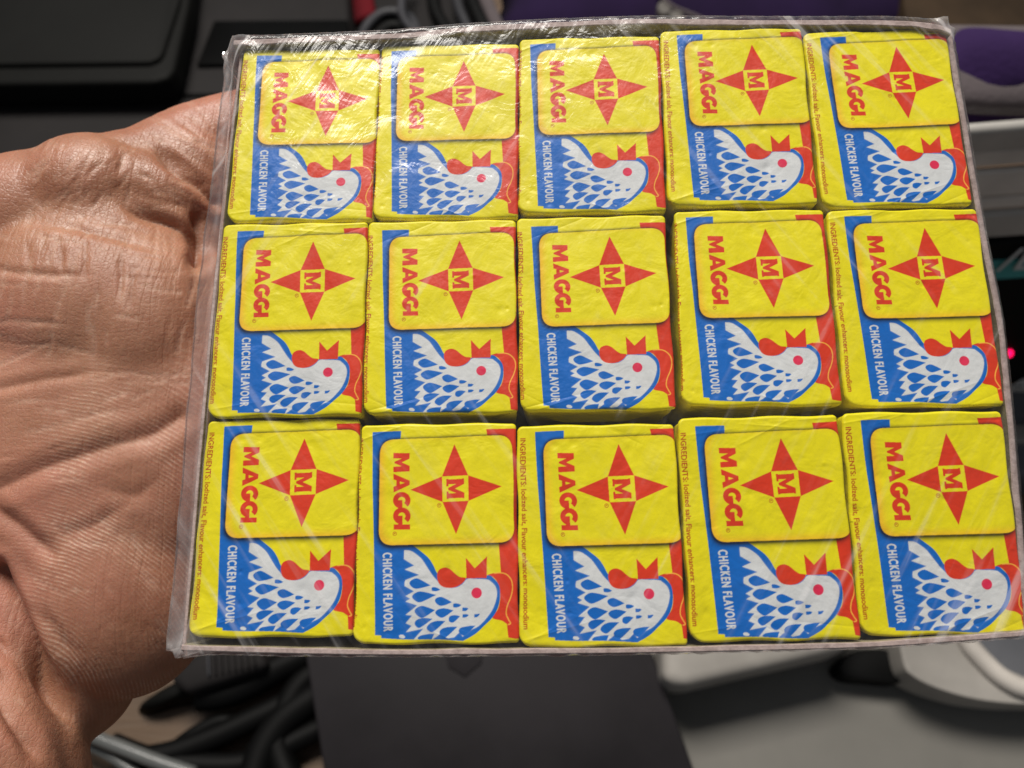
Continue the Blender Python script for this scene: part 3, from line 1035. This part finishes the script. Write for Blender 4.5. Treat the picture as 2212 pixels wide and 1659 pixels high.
def make_wrapper(seed, sx, sy):
    """one way the paper was wrapped: print slipped by sx, sy canvas pixels, own dents and folds"""
    rg = np.random.RandomState(seed)
    iy = np.clip(np.arange(CH) - sy, 0, CH - 1)
    ix = np.clip(np.arange(CW) - sx, 0, CW - 1)
    cvs, lb = canvas[iy][:, ix], label[iy][:, ix]
    vc = cvs.reshape(NY + 1, SS, NX + 1, SS, 3).mean((1, 3)).reshape(-1, 3)
    lab_cell = lb[SS:SS * NY + 1:SS, SS:SS * NX + 1:SS][:NY, :NX]
    px, py, dist = rounded(gx.ravel().copy(), gy.ravel().copy())
    # outline of the folded paper is never quite straight
    wob = np.exp(-dist / 1.2)
    a1, a2, a3 = rg.uniform(0, 6.28, 3)
    px = px + wob * np.sign(px) * 0.09 * np.sin(py * 0.55 + a1)
    py = py + wob * np.sign(py) * 0.10 * np.sin(px * 0.6 + a2)
    ER = 0.42
    dd = np.minimum(dist, ER)
    pz = -(ER - np.sqrt(np.maximum(ER ** 2 - (ER - dd) ** 2, 0)))
    pz += 0.07 * np.sin(px * 0.42 + a1) * np.sin(py * 0.31 + a2) + 0.03 * np.sin(px * 0.9 + py * 0.6 + a3)
    for _ in range(26):                       # small dents and pimples of the pressed powder below
        cx, cy = rg.uniform(-FW / 2, FW / 2), rg.uniform(-FH / 2, FH / 2)
        sg, am = rg.uniform(0.25, 0.9), rg.uniform(-0.11, 0.07)
        pz += am * np.exp(-((px - cx) ** 2 + (py - cy) ** 2) / sg ** 2)
    for _ in range(9):                        # creases of the paper, most of them near the folded ends
        cx, cy = rg.uniform(-FW / 2, FW / 2), rg.choice([-1, 1, -1]) * FH / 2 * rg.uniform(0.86, 1.0)
        an, ln = rg.uniform(-0.5, 0.5), rg.uniform(2.5, 8)
        al = (px - cx) * math.cos(an) + (py - cy) * math.sin(an)
        ac = -(px - cx) * math.sin(an) + (py - cy) * math.cos(an)
        pz += rg.uniform(-0.10, 0.10) * np.exp(-(al / ln) ** 2) * np.exp(-np.abs(ac) / 0.28)
    tt = (FH / 2 - gy.ravel()) / FH
    pz -= np.clip((tt - 0.972) / 0.028, 0, 1) ** 2 * 0.3 * (0.6 + 0.5 * np.sin(px * 0.5 + a3))
    FV = np.c_[px, py, pz]
    # sides of the wrapper, from the rim of the face sheet down
    rim = np.concatenate([idx[0, ::4], idx[4::4, -1], idx[-1, -5::-4], idx[-5:0:-4, 0]])
    sideV, sideF = [], []
    prof = [(0, 0), (-1.2, 0.10), (-4, 0.22), (-9, 0.35), (-17.5, 0.5)]
    nr = len(rim)
    for dz, ins in prof:
        for i in rim:
            x, y, z = FV[i]
            wv = 0.12 * math.sin(x * 0.8 + dz + a1) * math.cos(y * 0.7 - dz * 0.6) * (1 if dz else 0)
            sideV.append((x * (1 - (ins - wv) / (FW / 2)), y * (1 - (ins - wv) / (FH / 2)), z + dz if dz else z))
    for k in range(len(prof) - 1):
        for i in range(nr):
            j = (i + 1) % nr
            sideF.append((k * nr + i, k * nr + j, (k + 1) * nr + j, (k + 1) * nr + i))
    # folded end flaps on the lower and upper side
    for sy_ in (-1, 1):
        b0 = len(sideV)
        y = sy_ * (FH / 2 + 0.0)
        for x, z in ((-FW / 2 + 1.5, -1.4), (FW / 2 - 1.2, -1.1), (FW / 2 - 7, -9.5), (-FW / 2 + 7, -9.5)):
            sideV.append((x, y, z))
            sideV.append((x, y - sy_ * 0.35, z))
        q = [b0, b0 + 2, b0 + 4, b0 + 6]
        sideF.append(tuple(q))
        for a, b in zip(q, q[1:] + q[:1]):
            sideF.append((a, b, b + 1, a + 1))
    out = {}
    for name, lab, par in TREE:
        sel = quads[lab_cell == lab]
        used, inv = np.unique(sel, return_inverse=True)
        V, C, Q = FV[used], vc[used], inv.reshape(-1, 4)
        if name == 'wrapper':
            Q = np.concatenate([Q, np.array(sideF) + len(V)])
            V = np.concatenate([V, np.array(sideV)])
            C = np.concatenate([C, np.tile(YEL, (len(sideV), 1))])
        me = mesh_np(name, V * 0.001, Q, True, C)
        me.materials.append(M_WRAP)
        out[name] = me
    return out


VARIANTS = [make_wrapper(1, 16, -22), make_wrapper(2, 7, -10), make_wrapper(3, -18, -15), make_wrapper(4, -3, 0), make_wrapper(5, 12, -14)]
WRAPPED = ((1, 2, 2, 0, 4), (1, 3, 3, 2, 4), (0, 2, 0, 1, 4))        # which of the five each cube shows
POSES = [[0, 0, -47.2984, 32.4091, -0.1431, -0.006, 0.0032, -0.0206], [0, 1, -23.5659, 32.5211, -0.4857, 0.0142, -0.0101, -0.024], [0, 2, 0.2146, 32.7377, -0.0663, 0.0191, -0.0163, -0.0193], [0, 3, 24.1622, 33.1722, 0.3672, 0.0169, 0.0027, -0.0085], [0, 4, 48.3842, 32.4407, 0.0658, 0.0027, 0.0078, 0.0025], [1, 0, -48.1276, 0.0879, 0.2043, -0.0074, -0.0047, -0.0047], [1, 1, -24.2765, 0.1478, -0.0769, -0.0195, 0.0135, 0.0016], [1, 2, -0.3003, 0.2828, -0.3537, -0.0086, -0.0066, -0.0013], [1, 3, 24.5524, 0.5209, 0.0451, -0.0065, -0.0115, -0.0164], [1, 4, 48.8741, 0.0628, -0.3291, 0.01, 0.0135, -0.0063], [2, 0, -48.4604, -32.0376, -0.2049, -0.0254, 0.0087, -0.0026], [2, 1, -24.6184, -33.1899, -0.1101, -0.0092, -0.001, -0.0032], [2, 2, -0.8078, -33.8017, 0.1067, 0.0018, 0.0204, 0.0016], [2, 3, 23.2343, -33.2014, 0.7726, 0.0254, 0.0079, 0.007], [2, 4, 47.4459, -32.8195, -0.0564, 0.0473, 0.0282, -0.0004]]
WHERE = {
    (0, 0): 'yellow bouillon cube crossed by bright diagonal film streaks, top left corner of the tray',
    (0, 1): 'yellow bouillon cube in the top row, second from the left beside the streaked corner cube',
    (0, 2): 'yellow bouillon cube in the middle of the top row',
    (0, 3): 'yellow bouillon cube in the top row, second from the right, highest of its row',
    (0, 4): 'yellow bouillon cube in the top right corner of the tray, by the purple pouch',
    (1, 0): 'yellow bouillon cube at the left end of the middle row, next to the palm',
    (1, 1): 'yellow bouillon cube in the middle row, second from the left',
    (1, 2): 'yellow bouillon cube at the very centre of the tray',
    (1, 3): 'yellow bouillon cube in the middle row, second from the right',
    (1, 4): 'yellow bouillon cube at the right end of the middle row, beside the red light',
    (2, 0): 'yellow bouillon cube in the bottom left corner of the tray, by the crumpled film corner',
    (2, 1): 'yellow bouillon cube in the bottom row, second from the left above the black folder',
    (2, 2): 'yellow bouillon cube in the middle of the bottom row',
    (2, 3): 'yellow bouillon cube in the bottom row, second from the right above the white stand',
    (2, 4): 'yellow bouillon cube in the bottom right corner of the tray',
}
from mathutils import Euler
for row in POSES:
    r, c = row[:2]
    x, y, z, ax, ay, az = row[2:]
    R = Matrix.Rotation(az, 4, 'Z') @ Matrix.Rotation(ay, 4, 'Y') @ Matrix.Rotation(ax, 4, 'X')
    root = empty('bouillon_cube', mat=PACK @ Matrix.Translation((x * .001, y * .001, z * .001)) @ R)
    tag(root, WHERE[r, c], 'bouillon cube', 'bouillon cubes packed in the tray')
    kids = {}
    MESH = VARIANTS[WRAPPED[r][c]]
    for n_, l_, p_ in TREE:
        kids[n_] = link(n_, MESH[n_], None, kids[p_] if p_ else root)

# ------------------------------------------------------------------ carton tray
DEPTH = 21.5
ct = empty('carton_tray', mat=PACK.copy())
tag(ct, 'shallow dark red cardboard tray holding the bouillon cubes', 'tray')


def wall(outer, z_top, th, inward, name='carton_wall'):
    """board wall following an outline in the tray frame; inward = unit direction to the inside"""
    P = [np.array(p[:2], float) for p in outer]
    P = catmull([(*p, 0) for p in P], 6)
    bm = bmesh.new()
    rows = []
    iv = np.array((*inward, 0.0))
    for i, p in enumerate(P):
        wob = 0.12 * noise.noise(Vector((p[0] * 0.21, p[1] * 0.21, 3.3)))
        zt = z_top + wob
        th_ = th * (1 + 0.25 * noise.noise(Vector((p[0] * 0.5, p[1] * 0.5, 9))))
        rows.append([bm.verts.new(Vector(q) * 0.001) for q in (
            (*p[:2], -DEPTH), (*p[:2], zt - 0.18), tuple((p + iv * th_ * 0.2)[:2]) + (zt,), tuple((p + iv * th_ * 0.85)[:2]) + (zt - 0.02,),
            tuple((p + iv * th_)[:2]) + (zt - 0.2,), tuple((p + iv * th_)[:2]) + (-DEPTH,))])
    for a, b in zip(rows, rows[1:]):
        for k, mi in zip(range(5), (2, 0, 0, 0, 1)):
            f = bm.faces.new((a[k], b[k], b[k + 1], a[k + 1]))
            f.material_index = mi
    for e in (rows[0], rows[-1]):
        bm.faces.new(e).material_index = 0
    me = bm_mesh(name, bm, True)
    me.set_sharp_from_angle(angle=math.radians(35))
    for m in (M_RIM, M_KRAFT, M_CART):
        me.materials.append(m)
    return link(name, me, None, ct)


T_PX = [(505, 86), (640, 80), (870, 70), (1010, 57), (1190, 47), (1400, 40), (1650, 42), (1900, 42), (2010, 48), (2053, 60)]
R_PX = [(2056, 62), (2130, 500), (2168, 692), (2188, 880), (2211, 1144), (2232, 1370)]
B_PX = [(392, 1406), (700, 1414), (1000, 1415), (1500, 1409), (1900, 1398), (2235, 1373)]
L_PX = [(519, 108), (476, 470), (434, 900), (393, 1392)]
wall([pk(u, v, 0.9) for u, v in T_PX], 0.9, 1.15, (0, -1))
wall([pk(u, v, -0.6) for u, v in R_PX], -0.6, 0.95, (-1, 0))
wall([pk(u, v, 0.5) for u, v in B_PX], 0.5, 0.8, (0, 1))
wall([pk(u, v, -0.8) for u, v in L_PX], -0.8, 0.6, (1, 0))
link('carton_base', box('carton_base', -0.0600, 0.0600, -0.0495, 0.0485, -DEPTH * .001, -DEPTH * .001 + 0.0012), M_KRAFT, ct)

# ------------------------------------------------------------------ shrink film
FL = [pk(u, v, -3) for u, v in [(498, 80), (472, 260), (428, 620), (386, 1100), (362, 1398)]]
FB = [pk(u, v, 0.6) for u, v in B_PX]
FT = [pk(u, v, 1.1) for u, v in T_PX]
FR = [pk(u, v, -0.4) for u, v in R_PX]


def interp(pts, key, val, q):
    a = sorted((p[key], p[val]) for p in pts)
    return np.interp(q, [k for k, _ in a], [v for _, v in a])


NU, NV = 210, 170
# cross profile: parameter runs from the lower edge of one side over the face to the other side
us = np.concatenate([np.linspace(-1.35, -1.0, 22)[:-1], np.linspace(-1, 1, NU), np.linspace(1.0, 1.35, 12)[1:]])
vs = np.concatenate([np.linspace(-1.35, -1.012, 12), [-1.004], np.linspace(-1, 1, NV), [1.004], np.linspace(1.012, 1.35, 12)])
U, Vv = np.meshgrid(us, vs)
uc, vcl = np.clip(U, -1, 1), np.clip(Vv, -1, 1)
ytop0 = interp(FT, 0, 1, uc * 60) + 0.12
ybot0 = interp(FB, 0, 1, uc * 60) - 0.12
Yf = ybot0 + (ytop0 - ybot0) * (vcl + 1) / 2
xl_ = interp(FL, 1, 0, Yf)
xr_ = interp(FR, 1, 0, Yf) + 0.1
Xf = xl_ + (xr_ - xl_) * (uc + 1) / 2
du, dv_ = np.maximum(np.abs(U) - 1, 0) / 0.35, np.maximum(np.abs(Vv) - 1, 0) / 0.35
edge = np.minimum(1 - np.abs(uc), 1 - np.abs(vcl))
zf = 1.75 + 0.0 * uc - 2.0 * np.exp(-((1 - uc) / 0.015) ** 2)
leftness = np.clip((-58.6 - Xf) / 3.0, 0, 1)
zf = zf - 4.6 * leftness ** 1.5
zf = zf - (DEPTH + 1.5) * np.maximum(du, dv_)
# the loose left side rolls back under itself
Xf = Xf + np.where(U < -1, 3.4 * np.clip(du, 0, 1) ** 1.6 - 0.5 * np.sin(np.pi * np.clip(du, 0, 1)), 0) + np.where(U > 1, 0.1 * du, 0)
nz = np.array([[noise.noise(Vector((x * 0.16, y * 0.16, 2.0))) for x, y in zip(rx, ry)] for rx, ry in zip(Xf, Yf)])
nz2 = np.array([[noise.noise(Vector((x * 0.62, y * 0.62, 5.0))) for x, y in zip(rx, ry)] for rx, ry in zip(Xf, Yf)])
cTL = np.exp(-(((Xf + 52) / 12) ** 2 + ((Yf - 40) / 15) ** 2))
cBL = np.exp(-(((Xf + 54) / 15) ** 2 + ((Yf + 38) / 16) ** 2))
cTOP = np.exp(-((Yf - 50) / 7) ** 2) * (0.55 + 0.45 * np.sin(Xf * 0.13 + 1))
cTR = np.exp(-(((Xf - 50) / 14) ** 2 + ((Yf - 46) / 8) ** 2))
cBR = np.exp(-(((Xf - 48) / 20) ** 2 + ((Yf + 43) / 9) ** 2))
crn = np.clip(np.exp(-(((np.abs(Xf) - 61) / 3) ** 2 + ((np.abs(Yf) - 49) / 3) ** 2)), 0, 1)
border = np.exp(-(edge / 0.035) ** 2)
zf += 0.16 * nz * (1 - border) + 0.12 * nz2 * border + 0.9 * nz2 * crn
Xf += 1.2 * nz2 * crn - 1.1 * crn * (Xf < 0) + 0.25 * nz * (leftness > 0)
Yf += 0.8 * nz2 * crn + 1.0 * crn * np.sign(Yf) * (Xf < 0)
Yf += 0.35 * nz * dv_ + 0.3 * nz2 * (dv_ > 0)
inside = np.clip((np.sign(dv_) + np.sign(du)), 0, 1)
crinkle_glare = np.clip(0.17 + 0.2 * np.clip(nz + 0.2, 0, 1) + 1.0 * cTL + 0.65 * cBL + 0.22 * cTOP + 0.9 * cTR + 0.5 * cBR, 0, 1)  # wrinkle strength; also weights the painted glare streaks
way = np.clip(0.5 + Xf * Yf / 500, 0, 1)
fold_glint = np.clip(0.75 * np.exp(-((Xf + 60.9) / 0.22) ** 2) * np.clip((Yf - 2) / 20, 0, 1) * (du == 0) + 0.35 * np.exp(-((Xf + 62.3) / 0.25) ** 2) * (du == 0) + 0.16 * leftness + 0.55 * crn + 0.10 * border * (0.5 + nz2) + 0.03 * inside, 0, 1)  # pale lines down the left are a painted highlight, the rest milky creasing
FVx = np.stack([Xf, Yf, zf], -1).reshape(-1, 3)
n1, n2 = Xf.shape
fi = np.arange(n1 * n2).reshape(n1, n2)
fq = np.stack([fi[:-1, :-1], fi[:-1, 1:], fi[1:, 1:], fi[1:, :-1]], -1)
keep = ~((np.minimum(du, dv_)[:-1, :-1] > 0.0) | (np.minimum(du, dv_)[1:, 1:] > 0.0) | (np.minimum(du, dv_)[:-1, 1:] > 0) | (np.minimum(du, dv_)[1:, :-1] > 0))
fme = mesh_np('shrink_film', FVx * 0.001, fq[keep], True)
for nm, arr in (('crinkle_glare', crinkle_glare), ('fold_glint', fold_glint), ('way', way)):
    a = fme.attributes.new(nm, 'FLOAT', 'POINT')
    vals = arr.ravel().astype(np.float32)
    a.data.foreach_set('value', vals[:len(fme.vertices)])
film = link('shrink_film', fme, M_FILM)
film.matrix_world = PACK
tag(film, 'clear wrinkled shrink film stretched over the whole tray of cubes', 'film')

# ------------------------------------------------------------------ hand
def ell(bm, c, r, rot=0.0, tilt=0.0):
    g = bmesh.ops.create_icosphere(bm, subdivisions=4, radius=1.0)
    M = Matrix.Translation(c) @ Matrix.Rotation(rot, 4, 'Z') @ Matrix.Rotation(tilt, 4, 'Y') @ Matrix.Diagonal((*r, 1))
    bmesh.ops.transform(bm, matrix=M, verts=g['verts'])


def limb(bm, pts, rad, k=8):
    """tapered limb as a chain of overlapping spheres along a smooth path"""
    P = catmull([tuple(p) for p in pts], k)
    R = np.interp(np.linspace(0, len(rad) - 1, len(P)), range(len(rad)), rad)
    for p, r in zip(P, R):
        g = bmesh.ops.create_icosphere(bm, subdivisions=2, radius=r)
        bmesh.ops.translate(bm, vec=Vector(p), verts=g['verts'])


hb_ = bmesh.new()
# palm slab, thenar mound, knuckle of the thumb, little-finger mound
ell(hb_, pk(170, 900, -23.5), (33, 44, 15), math.radians(-6))
ell(hb_, pk(170, 660, -19.5), (24, 19, 14), math.radians(-14))
ell(hb_, pk(300, 700, -20), (15, 19, 12.5), math.radians(10))
ell(hb_, pk(185, 420, -18), (13.5, 11.5, 10.5), math.radians(18))
ell(hb_, pk(40, 480, -18), (18, 13, 11), math.radians(24))
ell(hb_, pk(300, 412, -21.5), (14, 8.5, 9.5), math.radians(-24))
ell(hb_, pk(370, 430, -25), (12, 10, 8.5), math.radians(-28))
ell(hb_, pk(392, 362, -27), (13, 9.5, 9.5), math.radians(-20))
ell(hb_, pk(345, 505, -25), (13, 9, 10.5), math.radians(-20))
ell(hb_, pk(290, 985, -23), (14, 10, 10.5), math.radians(25))
ell(hb_, pk(238, 1215, -26.5), (18.5, 24.5, 15.5), math.radians(24))
ell(hb_, pk(163, 1335, -31), (15, 15, 13.5), math.radians(40))
ell(hb_, pk(135, 1440, -28.5), (12.5, 14, 12.5), math.radians(40))
ell(hb_, pk(165, 505, -20.5), (21, 10, 11.5), math.radians(-6))
ell(hb_, pk(110, 1270, -24), (10, 20, 12), math.radians(30))
# thumb, running behind the tray
limb(hb_, [pk(200, 400, -19), pk(310, 367, -23), pk(425, 321, -29), pk(560, 285, -33.5), pk(700, 265, -33.5), pk(800, 262, -32.5)], [10, 8.4, 9.4, 9.6, 9.0, 7.0])
# four fingers under the tray, slightly bent, tips touching its back
for k, (v0, v1, x1, r) in enumerate([(560, 520, 1230, 8.6), (740, 730, 1330, 8.8), (930, 940, 1290, 8.4), (1110, 1130, 1130, 7.6)]):
    zb = -DEPTH - 1.6 - r
    limb(hb_, [pk(330, v0 + 40, -30), pk(500, (v0 + v1) / 2 + 10, zb - 2.0), pk(500 + (x1 - 500) * 0.45, v1, zb - 4.0), pk(500 + (x1 - 500) * 0.78, v1 - 4, zb - 2.0), pk(x1, v1 - 6, zb)], [10.5, r + 0.6, r + 0.2, r - 0.3, r - 1.7])
# wrist and forearm
limb(hb_, [pk(110, 1180, -34), pk(-40, 1420, -36), pk(-200, 1700, -34), pk(-480, 2150, -36)], [20, 21, 23, 27])
limb(hb_, [pk(-80, 1340, -22), pk(-20, 1500, -19.5), pk(18, 1680, -20), pk(45, 1900, -24)], [11.5, 12, 12.5, 12])
limb(hb_, [pk(-130, 1480, -13), pk(-35, 1640, -12), pk(10, 1800, -14)], [10, 10.5, 10])
hm = bpy.data.meshes.new('hand')
hb_.to_mesh(hm)
hb_.free()
ho = bpy.data.objects.new('hand', hm)
COL.objects.link(ho)
md = ho.modifiers.new('r', 'REMESH')
md.mode = 'VOXEL'
md.voxel_size = 0.45
md2 = ho.modifiers.new('s', 'SMOOTH')
md2.factor = 0.5
md2.iterations = 85
dg = bpy.context.evaluated_depsgraph_get()
hm2 = bpy.data.meshes.new_from_object(ho.evaluated_get(dg))
bpy.data.objects.remove(ho)
nv_ = len(hm2.vertices)
HV = np.empty(nv_ * 3, np.float32)
hm2.vertices.foreach_get('co', HV)
HV = HV.reshape(-1, 3).astype(float)
HN = np.empty(nv_ * 3, np.float32)
hm2.vertices.foreach_get('normal', HN)
HN = HN.reshape(-1, 3)
hu, hv = project_np(HV)
facing = np.clip(HN[:, 2] * 2.0 + 0.3, 0, 1) * (HV[:, 0] < -38)

CREASES = [  # polyline in reference pixels, depth mm, width px
    ([(325, 318), (355, 340), (400, 376), (440, 404), (470, 440)], 1.9, 12),
    ([(245, 432), (297, 460), (375, 487), (410, 513), (440, 548)], 1.6, 12),
    ([(405, 450), (430, 480), (440, 530), (430, 560)], 2.4, 18),
    ([(53, 480), (150, 490), (219, 505), (313, 530), (375, 549)], 0.55, 9),
    ([(0, 582), (60, 590), (120, 592), (200, 598)], 0.3, 8),
    ([(60, 510), (62, 592)], 0.35, 6), ([(127, 505), (134, 602)], 0.40, 6), ([(185, 488), (182, 620)], 0.35, 6),
    ([(262, 540), (258, 660)], 0.3, 6), ([(290, 560), (282, 680)], 0.28, 6),
    ([(190, 280), (250, 300), (330, 330)], 0.4, 8),
    ([(255, 320), (262, 350), (248, 380)], 0.35, 8), ([(180, 395), (195, 370), (222, 350)], 0.25, 6),
    ([(150, 410), (170, 380), (190, 345)], 0.22, 6),
    ([(0, 838), (94, 819), (144, 813), (220, 800)], 0.45, 10),
    ([(-20, 1062), (94, 1010), (172, 985), (250, 960), (328, 938), (390, 900)], 0.85, 20),
    ([(190, 1045), (281, 1070), (315, 1057), (360, 1014)], 0.3, 16),
    ([(95, 1166), (188, 1141), (234, 1116), (290, 1076)], 0.3, 14),
    ([(-30, 1090), (30, 1130), (70, 1165), (110, 1192), (150, 1200)], 0.9, 16),
    ([(-10, 1235), (23, 1308), (57, 1385), (86, 1446), (129, 1522), (178, 1600)], 3.4, 19),
    ([(50, 1290), (95, 1338), (137, 1392), (178, 1432)], 0.4, 14),
    ([(-10, 1480), (23, 1538), (57, 1594), (100, 1660)], 1.6, 18),
    ([(0, 1390), (40, 1440), (70, 1500)], 0.5, 10),
]


def seg_dist(u, v, pts):
    """distance to a crease line and position along it"""
    P = catmull(pts, 6)
    best = np.full(len(u), 1e9)
    s_at = np.zeros(len(u))
    L_ = np.concatenate([[0], np.cumsum([np.linalg.norm(b - a) for a, b in zip(P, P[1:])])])
    for k, (a, b) in enumerate(zip(P, P[1:])):
        d = b - a
        L = max(d @ d, 1e-9)
        t = np.clip(((u - a[0]) * d[0] + (v - a[1]) * d[1]) / L, 0, 1)
        e = np.hypot(u - a[0] - t * d[0], v - a[1] - t * d[1])
        m = e < best
        best[m] = e[m]
        s_at[m] = ((L_[k] + t * (L_[k + 1] - L_[k])) / L_[-1])[m]
    return best, s_at


rng = np.random.RandomState(11)


def scatter(n, u0, u1, v0, v1, ang, spread, l0, l1, dep, wid):
    """short skin lines strewn over a patch"""
    for _ in range(n):
        u, v, a = rng.uniform(u0, u1), rng.uniform(v0, v1), math.radians(ang + rng.uniform(-spread, spread))
        L = rng.uniform(l0, l1) / 2
        bend = rng.uniform(-0.12, 0.12) * L
        c, s_ = math.cos(a), math.sin(a)
        CREASES.append(([(u - c * L, v - s_ * L), (u - s_ * bend, v + c * bend), (u + c * L, v + s_ * L)], dep * rng.uniform(0.5, 1.2), wid * rng.uniform(0.8, 1.3)))


N_MAIN = len(CREASES)
scatter(46, 60, 320, 310, 520, -58, 18, 25, 75, 0.13, 3.6)
scatter(26, 60, 320, 310, 520, 25, 25, 20, 60, 0.10, 3.4)
scatter(40, 0, 420, 500, 740, 96, 12, 45, 140, 0.14, 3.4)
scatter(22, 0, 400, 480, 760, 6, 10, 60, 170, 0.12, 3.4)
scatter(26, 310, 490, 230, 400, 34, 12, 50, 140, 0.12, 3.6)
scatter(14, 330, 440, 380, 450, 30, 20, 25, 60, 0.12, 3.4)
scatter(22, 0, 380, 760, 1060, -8, 18, 60, 190, 0.12, 3.6)
scatter(20, 40, 380, 1080, 1420, 35, 40, 40, 130, 0.10, 3.4)
scatter(16, 0, 140, 1300, 1640, 60, 18, 40, 120, 0.14, 4.0)
disp = np.zeros(nv_)
dry = np.zeros(nv_)
near = (facing > 0) & (hu > -60) & (hu < 560) & (hv > 150) & (hv < 1750)
for k, (pts, dep, wid) in enumerate(CREASES):
    P_ = np.array(pts)
    m_ = wid * (4 if k < N_MAIN else 3)
    sel = np.where(near & (hu > P_[:, 0].min() - m_) & (hu < P_[:, 0].max() + m_) & (hv > P_[:, 1].min() - m_) & (hv < P_[:, 1].max() + m_))[0]
    if not len(sel):
        continue
    d, sa = seg_dist(hu[sel], hv[sel], pts)
    tap = np.minimum(1, sa / 0.35) if pts[0][0] > 15 else np.ones(len(sel))
    if pts[-1][0] < 380:
        tap = np.minimum(tap, (1 - sa) / 0.35)
    tap = np.clip(tap, 0, 1)
    tap = tap * tap * (3 - 2 * tap)
    g_ = tap * np.exp(-(d / wid) ** 1.35)
    disp[sel] -= dep * g_
    disp[sel] += tap * dep * 0.16 * np.exp(-((d - wid * 2.1) / (wid * 0.9)) ** 2)
    if k >= N_MAIN and k % 3:
        dry[sel] = np.maximum(dry[sel], tap * np.exp(-((d - wid * 0.9) / (wid * 0.6)) ** 2))
HV += HN * (disp * facing)[:, None]
hm2.vertices.foreach_set('co', (HV * 0.001).astype(np.float32).ravel())
rr = np.hypot(hu - 10, hv - 1560)
ph = 2 * math.pi * (rr - 0.5 * np.maximum(hu - 180, 0) / (1 + np.exp((hv - 760) / 60))) / 8.6
top = np.clip((640 - hv) / 160, 0, 1)
amt = np.clip(np.clip((hv - 440) / 160, 0, 1) * np.clip((hu - 20 + (hv - 700) * 0.1) / 160, 0.25, 1), 0, 1)
amt *= np.clip((hv - 520) / 500, 0.35, 1)
amt *= np.where((hv > 1180) & (hu < (hv - 1235) * 0.5 + 0), 0.0, 1.0) * facing
sheen = np.clip((720 - hv) / 300, 0, 1)
for nm, arr in (('ridge', ph), ('ridge_amount', amt), ('dry', dry), ('sheen', sheen)):
    a = hm2.attributes.new(nm, 'FLOAT', 'POINT')
    a.data.foreach_set('value', arr.astype(np.float32))
for p in hm2.polygons:
    p.use_smooth = True
hm2.materials.clear()
hand = link('hand', hm2, M_SKIN)
hand.matrix_world = PACK
tag(hand, 'open left hand, palm up, holding the tray of cubes from behind', 'hand')
